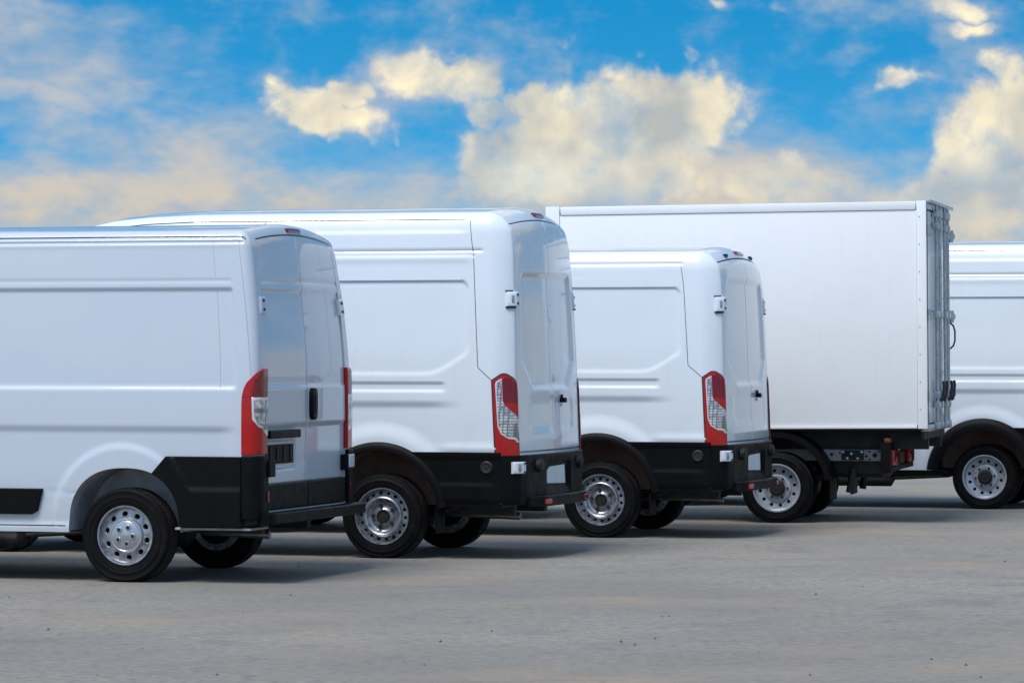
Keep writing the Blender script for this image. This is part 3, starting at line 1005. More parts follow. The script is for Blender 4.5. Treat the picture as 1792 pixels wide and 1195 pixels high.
# ------------------------------------------------------------------ van with square tail (nearest)
def van_square(name, origin, phi, label):
    t = empty(name, (origin[0], origin[1], 0), R(-phi))
    tag(t, label, 'van', 'white vans parked side by side')
    UW = 1.012
    ARCH = (1.005, 0.40, 0.425, 0.412, 2.35)
    ARCHF = (4.55, 0.40, 0.44, 0.42, 2.35)

    def sdisp(u, z):
        o = -0.085      # photograph heights were read with the tail corner as zero
        d = 0 * u
        rec = sst(u, 0.160, 0.172) * (1 - sst(z, 2.072, 2.084)) * sst(z, 1.362, 1.400)
        d = d + 0.016 * rec
        d = d + 0.015 * (1 - sst(z, 1.058, 1.118)) * sst(u, 0.13, 0.30)
        d = d + 0.0055 * np.exp(-((z - 2.138) / 0.009) ** 2) * sst(u, 0.16, 0.175)
        d = d + 0.016 * np.exp(-((z - 2.418) / 0.010) ** 2) * sst(u, 0.03, 0.05)
        d = d - 0.004 * np.exp(-((z - 2.390) / 0.014) ** 2) * sst(u, 0.08, 0.10)
        d = d + 0.012 * sst(z, 2.43, 2.47)
        # swelling over the wheel arch
        for uc in (1.03, 4.55):
            r = np.sqrt(((u - uc) / 0.545) ** 2 + ((z - 0.42) / 0.57) ** 2)
            d = d - 0.013 * (1 - sst(r, 0.91, 1.02))
        # rocker step
        d = d + 0.006 * np.exp(-((z - 0.632) / 0.006) ** 2) * (np.abs(u - 1.49) < 0.13)
        d = d - 0.012 * (1 - sst(z, 0.400, 0.412)) * sst(u, 1.4, 1.45)
        return d

    def rdisp(v, z):
        d = 0 * v
        d = d + 0.006 * np.exp(-((z - 2.138) / 0.010) ** 2)
        d = d + 0.010 * (1 - sst(z, 2.066, 2.080)) * sst(z, 1.376, 1.402)
        d = d + 0.016 * (1 - sst(z, 1.085, 1.135))
        # plate recess in the near door
        d = d + 0.022 * (1 - sst(rrect(v, z, 0.17, 0.80, 0.80, 1.00, 0.03), -0.008, 0.012))
        return d
    tumble = lambda z: 0.095 * np.clip((z - 1.1) / 1.35, 0, 1.1) ** 1.7 + 0.02 * np.clip((0.9 - z) / 0.6, 0, 1) ** 2
    lean = lambda z: 0.100 * np.clip((z - 1.45) / 0.97, 0, 1.15) ** 1.6
    L = 5.5
    b = Body(2.05, 2.485, L, 0.075, 0.07, 0.115, tumble, lean, 0.012, 0.075, sdisp, rdisp,
             ([0, 2.9, 3.3, 3.75, 4.45, 5.15, 5.4, 5.6], [2.485, 2.485, 2.46, 2.32, 1.45, 1.15, 0.95, 0.6]))
    W = b.W
    DZ = (0.515, 2.418)
    DV = 0.160
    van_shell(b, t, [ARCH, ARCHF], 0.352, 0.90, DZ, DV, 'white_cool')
    wheel_well(b, t, *ARCH, 'linerpaint')
    wheel_well(b, t, *ARCH, 'linerpaint', True)
    wheel_well(b, t, *ARCHF, 'linerpaint')
    underbody(b, t, UW, 4.55)
    cab_glass(b, t, 1.45, 2.0, 3.35, 4.1)
    wheel('A', t, UW, 0.03 + 0.108, -1, 0.1)
    wheel('A', t, UW, W - 0.138, 1)
    front_wheels(b, 'A', t, 4.55)
    # --- tail doors: white upper leaf and black lower cladding on each
    mid = W / 2
    for a0, a1 in ((-DV - 0.005, -mid + 0.006), (-mid - 0.006, -W + DV + 0.005)):
        Zd = np.concatenate([[0.700], np.arange(0.712, 2.413, 0.012), [2.413]])
        A, Z = np.meshgrid(np.linspace(a0, a1, 64), Zd)
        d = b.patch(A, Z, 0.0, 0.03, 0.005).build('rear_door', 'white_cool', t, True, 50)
        if a0 > -0.5:
            # plate light bar, dark plate recess with ribs
            b.rect(-0.185, -0.80, 1.020, 1.078, 0.030, 0.03, 0.006, flat=True).build('plate_light_bar', 'plastic', d)
            b.rect(-0.215, -0.755, 0.838, 0.975, -0.012, 0.01, 0.003, flat=True).build('number_plate_bracket', 'drum', d)
            for k in range(4):
                x = -0.275 - k * 0.135
                m = b.rect(x - 0.012, x + 0.012, 0.850, 0.962, -0.002, 0.012, 0.003, flat=True)
                m.build('bracket_rib', 'dark', d)
        else:
            n = 15
            zs = np.linspace(1.140, 1.372, n)
            q = np.clip(1 - np.abs((zs - 1.256) / 0.1165) ** 3.0, 0, 1) ** (1 / 3.0)
            h = b.rows(zs, -1.100 - 0.050 * q + 0.001, -1.100 + 0.050 * q - 0.001, 10, 0.036, 0.04, 0.010).build('door_handle', 'plastic', d)
            b.rows(zs[3:-3], [-1.088] * (n - 6), [-1.112] * (n - 6), 4, 0.043, 0.01, 0.003).build('handle_grip', 'seal', d)
        b.rect(a0, a1, 0.518, 0.694, 0.004, 0.03, 0.005, flat=True).build('door_lower_cladding', 'plastic', d)
    # --- tail lamps
    def lamp(mir):
        f = (lambda a: np.asarray(a)) if not mir else (lambda a: -W - np.asarray(a))
        zs = np.array([0.912, 0.93, 1.0, 1.1, 1.2, 1.28, 1.34, 1.38, 1.42, 1.45, 1.48, 1.50, 1.512, 1.518])
        le = np.interp(zs, [0.912, 1.30, 1.367, 1.42, 1.446, 1.48, 1.505, 1.518], [0.115, 0.115, 0.105, 0.078, 0.056, 0.012, -0.045, -0.11])
        ri = np.full(len(zs), -DV + 0.002)
        l_ = b.rows(zs, f(le), f(ri), 22, 0.018, 0.03, 0.005).build('tail_lamp', 'red', t)
        # deep red upper lens field and dark lower block
        z2 = np.linspace(1.325, 1.498, 10)
        b.rows(z2, f(np.interp(z2, [1.3, 1.43, 1.498], [0.044, 0.030, -0.05])), f(np.full(10, -DV + 0.014)), 12, 0.0195, 0.004, 0.001).build('upper_lens', 'darkred', l_)
        z3 = np.array([1.045, 1.075, 1.11, 1.16, 1.22, 1.28, 1.315])
        le3 = np.interp(z3, [1.045, 1.075, 1.13, 1.16, 1.315], [-0.125, -0.08, 0.015, 0.038, 0.044])
        cl = b.rows(z3, f(le3), f(np.full(7, -DV + 0.008)), 14, 0.021, 0.006, 0.002).build('clear_lens', 'chrome', l_)
        z4 = np.array([1.085, 1.13, 1.18, 1.24, 1.300])
        le4 = np.interp(z4, [1.085, 1.14, 1.17, 1.30], [-0.075, 0.0, 0.024, 0.028])
        b.rows(z4, f(le4), f(np.full(5, -DV + 0.012)), 12, 0.0225, 0.005, 0.0015).build('reversing_lens', 'lens_plain', l_)
        b.strip([(float(f(0.112)), 1.318), (float(f(0.044)), 1.318)], 0.004, 0.0192).build('lens_divider', 'seal', l_)
    lamp(False)
    lamp(True)
    # --- side bumper behind the wheel
    zs = np.concatenate([np.linspace(0.40, 0.775, 20), np.linspace(0.785, 0.898, 8)])
    u_arch = []
    uc, zc, hw, hh, n = ARCH
    for z in zs:
        if z < 0.775:
            q = max((z - zc) / hh, 0)
            u_arch.append(uc - hw * max(1 - q ** n, 0) ** (1 / n) + 0.002)
        else:
            u_arch.append(np.interp(z, [0.775, 0.898], [0.790, 0.680]))
    u_arch = np.array(u_arch)
    nn = 40
    A = np.array([np.linspace(0.118, ua, nn) for ua in u_arch])
    Z = np.repeat(zs[:, None], nn, 1)
    # raised lower field with a diagonal shoulder
    sh_ = sst(np.maximum(0.675 - Z, (A - 0.50) * 0.9 - (Z - 0.675) * 0.55), -0.004, 0.012)
    off = 0.014 + 0.016 * sh_
    b.patch(A, Z, off, 0.05, 0.005, True).build('side_bumper', 'plastic', t)
    m = Mesh()
    m.box(0.06, 0.63, 0.03, 0.40, 0.378, 0.394, 0.004)
    m.build('bumper_lower_lip', 'greyrail', t)
    # --- bumper corners, step, hinges, reflectors
    for mir in (False, True):
        f = (lambda a: a) if not mir else (lambda a: -W - a)
        b.rect(f(0.112), f(-DV + 0.004), 0.455, 0.905, 0.026, 0.06, 0.008, na=22, nz=14, flat=True).build('bumper_corner', 'plastic', t)
        b.rect(f(-DV + 0.03), f(-DV - 0.085), 0.752, 0.868, 0.045, 0.05, 0.006, flat=True).build('lower_hinge_cover', 'plastic', t)
        b.rect(f(-0.118), f(-0.146), 0.575, 0.650, 0.034, 0.01, 0.002, flat=True).build('reflector', 'darkred', t)
        # upper hinge: leaf with two bolts
        hg = b.rect(f(-DV - 0.045), f(-DV + 0.065), 1.905, 2.025, 0.016, 0.02, 0.005, flat=True).build('upper_hinge', 'white_cool', t)
        for zz in (1.935, 1.998):
            b.rect(f(-DV + 0.028), f(-DV + 0.005), zz - 0.010, zz + 0.010, 0.024, 0.01, 0.003, flat=True).build('hinge_bolt', 'dark', hg)
    b.rect(-W + DV + 0.06, -W + 0.10, 0.772, 0.868, 0.052, 0.04, 0.004, flat=True).build('hinge_plate', 'white', t)
    A, Z = np.meshgrid(np.linspace(-0.03, -W + 0.03, 60), np.linspace(0.424, 0.502, 5))
    b.patch(A, Z, 0.125, 0.13, 0.010, True).build('rear_step', 'plastic', t)
    b.rect(-mid + 0.16, -mid - 0.16, 2.437, 2.486, 0.012, 0.03, 0.006, flat=True).build('brake_light', 'darkred', t)
    # dark joint round the doors
    m = b.strip([(-DV, 0.52), (-DV, 2.418), (-W + DV, 2.418), (-W + DV, 0.52)], 0.010, -0.010)
    m.build('door_seal', 'seal', t)
    b.strip([(-mid, 0.52), (-mid, 2.415)], 0.024, -0.026).build('centre_seal', 'seal', t)
    # --- seams on the side
    b.strip([(0.295, 2.46), (0.290, 2.2), (0.288, 1.95), (0.284, 1.38)], 0.0022, 0.0006).build('panel_seam', M['seam_soft'], t)
    b.strip([(0.078, 2.46), (0.074, 2.2), (0.062, 1.7), (0.052, 1.47)], 0.003, 0.0008).build('panel_seam', M['seam_soft'], t)
    # --- rocker trim ahead of the wheel
    zs = np.linspace(0.475, 0.660, 8)
    le = np.interp(zs, [0.475, 0.495, 0.66], [1.72, 1.675, 1.632])
    b.rows(zs, le, np.full(8, 4.0), 60, 0.012, 0.02, 0.005).build('rocker_trim', 'plastic', t)
    b.strip([(1.455, 0.398), (4.0, 0.398)], 0.007, 0.001).build('sill_seam', 'seal', t)
    return t


M['seam_soft'] = pmat('seam_grey', (0.26, 0.28, 0.32), 0.7, var=0.1)


# ------------------------------------------------------------------ van with rounded tail (the other three)
def van_round(name, origin, phi, label, high=True, W=1.96, style='B', UW=1.104, dual=False, bumps=False):
    t = empty(name, (origin[0], origin[1], 0), R(-phi))
    tag(t, label, 'van', 'white vans parked side by side')
    Ht = 2.725 if high else 2.500
    ARCH = (UW + 0.016, 0.35, 0.505, 0.505, 2.0)
    UF = UW + 3.3
    ARCHF = (UF, 0.35, 0.44, 0.45, 2.1)

    def sdisp(u, z):
        d = 0 * u
        s1 = rrect(u, z, 0.362, 3.3, 1.462, 2.196, 0.065)
        s2 = ((0.640 - u) * 0.575 - (z - 1.470)) * 0.87
        k_ = 0.05
        h_ = np.clip(0.5 + 0.5 * (s1 - s2) / k_, 0, 1)
        s = s2 + (s1 - s2) * h_ + k_ * h_ * (1 - h_)
        up_ = sst(z, 1.55, 1.95)
        d = d + (0.009 + 0.007 * up_) * (1 - sst(s, -0.022 + 0.012 * up_, 0.022 - 0.019 * up_))
        # channel and lower shoulder
        ch = (1 - sst(z, 1.383, 1.393)) * sst(z, 1.316, 1.336) * sst(u, 0.545, 0.60)
        d = d + 0.011 * ch
        d = d + 0.018 * (1 - sst(z, 1.185, 1.255)) * sst(u, 0.36, 0.75)
        if high:
            d = d + 0.013 * np.exp(-((z - 2.431) / 0.009) ** 2) * sst(u, 0.215, 0.235)
            d = d + 0.009 * np.exp(-((z - 2.398) / 0.007) ** 2) * sst(u, 0.298, 0.305)
            d = d + 0.010 * sst(z, 2.56, 2.60) * sst(u, 0.30, 0.45)
            d = d - 0.006 * np.exp(-((z - 2.37) / 0.03) ** 2) * sst(u, 0.30, 0.4)
        else:
            d = d + 0.014 * np.exp(-((z - 2.407) / 0.009) ** 2) * sst(u, 0.31, 0.33)
        # swelling over the arch
        for uc in (ARCH[0], UF):
            r = np.sqrt((u - uc) ** 2 + ((z - 0.36) * 0.98) ** 2)
            d = d - 0.022 * (1 - sst(r, 0.58, 0.72))
        d = d - 0.008 * np.exp(-((z - 0.875) / 0.03) ** 2) * (1 - sst(u, 0.5, 0.7))
        return d

    top = 2.215 if not high else 2.235
    hw = W / 2 - 0.235

    def rdisp(v, z):
        m = W / 2
        a = np.abs(v - m)
        s = np.maximum(rrect(v, z, m - hw, m + hw, 1.34, top + 0.02, 0.07), (a - hw + (1.56 - z) * 1.15) * 0.66)
        d = 0.020 * (1 - sst(s, -0.035, 0.015))
        # lower dished field
        s2 = rrect(v, z, m - hw + 0.10, m + hw - 0.10, 0.98, 1.30, 0.14)
        d = d + 0.008 * (1 - sst(s2, -0.08, 0.03))
        return d
    tumble = lambda z: 0.115 * np.clip((z - 1.05) / 1.6, 0, 1.1) ** 1.8 + 0.015 * np.clip((0.9 - z) / 0.6, 0, 1) ** 2
    lean = lambda z: 0.055 * np.clip((z - 1.3) / 1.3, 0, 1.15) ** 1.4 + 0.02 * np.clip((z - 0.8) / 0.6, 0, 1) + 0.05 * np.clip((z - Ht + 0.35) / 0.35, 0, 1) ** 2
    L = UF + 0.98
    b = Body(W, Ht, L, 0.165, 0.092, 0.16, tumble, lean, 0.055, 0.075, sdisp, rdisp,
             ([0, 2.75, 3.15, 3.45, 3.75, 4.05, 4.65, 5.15, 5.35, 5.6], [Ht, Ht, Ht - .015, Ht - .04, Ht - .10, Ht - .26, 1.5, 1.15, 0.95, 0.6]), 1.45)
    DZ = (0.845, Ht - 0.095)
    DV = 0.105
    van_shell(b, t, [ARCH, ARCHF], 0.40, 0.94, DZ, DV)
    wheel_well(b, t, *ARCH, 'liner')
    wheel_well(b, t, *ARCH, 'liner', True)
    wheel_well(b, t, *ARCHF, 'liner')
    underbody(b, t, UW, UF)
    cab_glass(b, t, 1.5, 2.05, 3.2, 3.9)
    if dual:
        wheel(style, t, UW, 0.03 + 0.103, -1, 0.2)
        wheel(style, t, UW, 0.03 + 0.103 + 0.245, -1, 0, False)
        wheel(style, t, UW, W - 0.133, 1)
        wheel(style, t, UW, W - 0.378, 1, 0, False)
    else:
        wheel(style, t, UW, 0.03 + 0.112, -1, random.uniform(0, 1))
        wheel(style, t, UW, W - 0.142, 1)
    front_wheels(b, style, t, UF)
    # wheel arch flare (black moulding)
    th = np.linspace(R(6) if not dual else R(2), R(174), 60)
    ri, ro = (0.500, 0.572) if not dual else (0.465, 0.585)
    for far in (False, True):
        fa = (lambda a: a) if not far else (lambda a: -W - a)
        rr = np.linspace(ri, ro, 7)
        TH, RR = np.meshgrid(th, rr)
        A = ARCH[0] - RR * np.cos(TH)
        Z = ARCH[1] + RR * np.sin(TH) * (1.0 if not dual else 1.01)
        k = (RR - ri) / (ro - ri)
        off = (0.034 if not dual else 0.07) * np.sqrt(np.clip(1 - (k * 1.0) ** 3, 0.06, 1))
        Ap = fa(A)
        b.patch(Ap, Z, off, 0.06, 0.004, False).build('wheel_arch_flare', 'plastic', t)
    # mud flap
    m = Mesh()
    m.box(UW - 0.452, UW - 0.440, 0.05, 0.27, 0.20, 0.40, 0.004)
    m.build('mud_flap', 'plastic', t)
    # side cladding between arch and bumper, front sill cladding
    for far in (False, True):
        fa = (lambda a: a) if not far else (lambda a: -W - np.asarray(a))
        zs = np.linspace(0.415, 0.846, 26)
        edge = ARCH[0] - np.sqrt(np.clip(0.56 ** 2 - (zs - ARCH[1]) ** 2, 0, None))
        nn = 24
        A = np.array([np.linspace(0.100, e, nn) for e in edge])
        Z = np.repeat(zs[:, None], nn, 1)
        off = 0.014 + 0.010 * (1 - sst(Z, 0.584, 0.600)) * sst(A, 0.13, 0.20) - 0.012 * (1 - sst(Z, 0.445, 0.46))
        off = off + 0.008 * sst(Z, 0.795, 0.812)
        c = b.patch(fa(A), Z, off, 0.04, 0.004, True).build('side_cladding', 'plastic', t)
        if not far:
            q = np.linspace(0, 2 * math.pi, 25)[:-1]
            m = Mesh()
            rings = []
            for r, o in ((0.052, 0.012), (0.050, 0.024), (0.040, 0.030), (0.030, 0.026), (0.012, 0.028), (0.001, 0.028)):
                rings.append(b.belt(0.218 + r * np.cos(q), 0.728 + r * np.sin(q), o, True))
            m.grid(np.array(rings), wrap=True)
            m.build('sensor_cap', 'dark', c)
    for f in ((lambda a: a), (lambda a: -W - a)):
        b.rect(f(0.125), f(0.07), 0.44, 0.843, 0.004, 0.01, 0, flat=True).build('cladding_joint', 'seal', t)
    # --- tail doors
    mid = W / 2
    for a0, a1 in ((-DV - 0.004, -mid + 0.0035), (-mid - 0.0035, -W + DV + 0.004)):
        Zd = np.arange(DZ[0] + 0.005, DZ[1] - 0.003, 0.012)
        A, Z = np.meshgrid(np.linspace(a0, a1, 64), Zd)
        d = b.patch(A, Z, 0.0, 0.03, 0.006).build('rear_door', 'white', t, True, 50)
        if a0 < -0.5:
            h = b.rect(-1.18, -1.245, 1.222, 1.262, 0.040, 0.045, 0.006, flat=True).build('door_handle', 'plastic', d)
            b.rect(-1.205, -1.222, 1.262, 1.288, 0.014, 0.02, 0.004, flat=True).build('lock_cover', 'dark', d)
            b.rect(-1.202, -1.225, 1.190, 1.216, 0.008, 0.02, 0.004, flat=True).build('key_plate', 'white', d)
    b.strip([(-DV, DZ[0]), (-DV, DZ[1]), (-W + DV, DZ[1]), (-W + DV, DZ[0])], 0.009, -0.010).build('door_seal', 'seal', t)
    b.strip([(-mid, DZ[0]), (-mid, DZ[1] - 0.01)], 0.024, -0.026).build('centre_seal', 'seal', t)
    # --- lamps
    def lamp(mir):
        f = (lambda a: np.asarray(a)) if not mir else (lambda a: -W - np.asarray(a))
        zs = np.array([0.812, 0.820, 0.835, 0.87, 0.95, 1.05, 1.15, 1.25, 1.33, 1.38, 1.405, 1.425, 1.442, 1.453, 1.459])
        le = np.interp(zs, [0.812, 0.82, 0.845, 1.405, 1.43, 1.453, 1.459], [0.122, 0.138, 0.148, 0.158, 0.120, 0.075, 0.035])
        ri = np.interp(zs, [0.812, 1.33, 1.39, 1.425, 1.452, 1.459], [-DV + .006, -DV + .010, -0.085, -0.060, -0.020, 0.015])
        l_ = b.rows(zs, f(le), f(ri), 26, 0.012, 0.03, 0.006).build('tail_lamp', 'red', t)
        zg = 1.135 + (zs - 1.135) * 1.024
        b.rows(zg, f(le + 0.010), f(ri - 0.008), 26, 0.007, 0.02, 0.002).build('lamp_gasket', 'seal', l_)
        zc = np.array([0.925, 0.96, 0.99, 1.05, 1.11, 1.135, 1.165, 1.20, 1.215, 1.25, 1.32, 1.38, 1.40, 1.422])
        lc = np.interp(zc, [0.925, 1.0, 1.395, 1.422], [-0.075, 0.122, 0.136, 0.085])
        rc = np.interp(zc, [0.925, 1.115, 1.15, 1.175, 1.205, 1.22, 1.422], [-DV + .012, -DV + .014, -0.065, -0.030, 0.005, 0.062, 0.066])
        cl = b.rows(zc, f(lc), f(rc), 20, 0.0145, 0.006, 0.002).build('clear_lens', 'chrome', l_)
        ins = 0.006
        zi = zc * 0.955 + zc.mean() * 0.045
        b.rows(zi, f(lc - ins - 0.004), f(rc + ins * 0.6), 18, 0.016, 0.005, 0.0015).build('ribbed_lens', 'lens_grid', l_)
        zd = np.linspace(1.235, 1.43, 9)
        b.rows(zd, f(np.full(9, 0.052)), f(np.interp(zd, [1.235, 1.38, 1.43], [-0.084, -0.078, -0.035])), 14, 0.0135, 0.005, 0.002).build('brake_lens', 'darkred', l_)
    lamp(False)
    lamp(True)
    # --- bumper
    zs = np.array([0.432, 0.45, 0.50, 0.56, 0.565, 0.60, 0.65, 0.70, 0.745, 0.75, 0.79, 0.812, 0.822])
    aa = np.concatenate([np.linspace(0.094, -0.2, 30), np.linspace(-0.2, -W + 0.2, 70)[1:-1], np.linspace(-W + 0.2, -W - 0.094, 30)])
    A, Z = np.meshgrid(aa, zs)
    rear = sst(-A, 0.05, 0.22) * sst(A + W, 0.05, 0.22)
    plate = 1 - sst(rrect(-A, Z, W / 2 - 0.34, W / 2 + 0.34, 0.555, 0.748, 0.03), -0.006, 0.008)
    off = 0.018 + 0.022 * rear - 0.034 * plate - 0.012 * (1 - sst(Z, 0.43, 0.46))
    bp = b.patch(A, Z, off, 0.06, 0.006, True).build('rear_bumper', 'plastic', t)
    A, Z = np.meshgrid(np.linspace(-0.19, -W + 0.19, 60), np.linspace(0.412, 0.497, 5))
    off = 0.055 + 0.065 * sst(-A, 0.18, 0.42) * sst(A + W, 0.18, 0.42)
    b.patch(A, Z, off, 0.09, 0.010, True).build('rear_step', 'plastic', bp)
    for mir in (False, True):
        f = (lambda a: a) if not mir else (lambda a: -W - a)
        b.rect(f(-0.36), f(-0.50), 0.432, 0.470, 0.126, 0.01, 0.003, flat=True).build('reflector', 'red', bp)
        q = np.linspace(0, 2 * math.pi, 21)[:-1]
        m = Mesh()
        rings = [b.belt(f(-0.40 + r * np.cos(q)), 0.735 + r * np.sin(q), o, True) for r, o in ((0.055, 0.02), (0.05, 0.075), (0.036, 0.085), (0.001, 0.085))]
        m.grid(np.array(rings), wrap=True)
        m.build('buffer_stop', 'dark', bp)
        # hinges: white bracket low in the bumper and at shoulder height
        for z0, z1, a0, a1, nm in ((0.680, 0.772, 0.030, -0.125, 'lower_hinge'), (1.992, 2.106, 0.035, -0.130, 'upper_hinge')):
            if not high and nm == 'upper_hinge':
                z0, z1 = 1.985, 2.110
            hg = b.rect(f(a0 - 0.055), f(a1), z0, z1, (0.052 if nm[0] == 'l' else 0.030) if not mir else 0.014, 0.05, 0.007, flat=True).build(nm, 'white', t)
            zc = (z0 + z1) / 2
            ho = (0.056 if nm[0] == 'l' else 0.034) if not mir else 0.018
            b.rect(f(a0 - 0.085), f(a0 - 0.100), zc - 0.030, zc + 0.030, ho, 0.006, 0.002, flat=True).build('hinge_slot', M['seam_soft'], hg)
            for dz_ in (-0.034, 0.034):
                b.rect(f(a0 - 0.120), f(a0 - 0.136), zc + dz_ - 0.008, zc + dz_ + 0.008, ho, 0.006, 0.002, flat=True).build('hinge_bolt', 'dark', hg)
            if nm[0] == 'u':
                b.rect(f(a0 - 0.05), f(a1 + 0.04), z0 - 0.016, z0 - 0.001, 0.018, 0.03, 0.003, flat=True).build('hinge_gap', 'seal', hg)
                b.rect(f(a0 - 0.05), f(a1 + 0.06), z1 + 0.001, z1 + 0.012, 0.018, 0.03, 0.003, flat=True).build('hinge_gap', 'seal', hg)
    m = Mesh()
    pv = [(-(W / 2 - 0.27), 0.585), (-(W / 2 + 0.26), 0.570), (-(W / 2 + 0.23), 0.722), (-(W / 2 - 0.20), 0.715), (-(W / 2 - 0.285), 0.672)]
    m.add(list(b.belt([p[0] for p in pv], [p[1] for p in pv], 0.012, True)) + list(b.belt([p[0] for p in pv], [p[1] for p in pv], 0.006, True)),
          [(0, 1, 2, 3, 4), (9, 8, 7, 6, 5)] + [(i, (i + 1) % 5, 5 + (i + 1) % 5, 5 + i) for i in range(5)])
    pl = m.build('number_plate_sheet', 'paper', bp, False)
    b.rect(-mid + 0.15, -mid - 0.15, Ht - 0.062, Ht - 0.012, 0.014, 0.03, 0.006, flat=True).build('brake_light', 'darkred', t)
    if bumps:
        for a in (-mid + 0.55, -mid - 0.55):
            b.rect(a - 0.035, a + 0.035, Ht - 0.072, Ht - 0.035, 0.022, 0.03, 0.010, flat=True).build('marker_lamp', 'dark', t)
    # --- side seam from the roof down to the lamp
    zt = Ht - 0.02
    pts = [(0.318, zt), (0.322, 2.515), (0.308, 2.329), (0.294, 1.896), (0.281, 1.511), (0.162, 1.408)] if high else \
          [(0.325, zt), (0.338, 2.407), (0.316, 2.008), (0.294, 1.516), (0.165, 1.412)]
    b.strip(pts, 0.0055, 0.001).build('panel_seam', 'seal', t)
    b.strip([(2.127, Ht - 0.02), (2.125, Ht - 0.13)], 0.006, 0.001).build('roof_seam', 'seal', t)
    return t


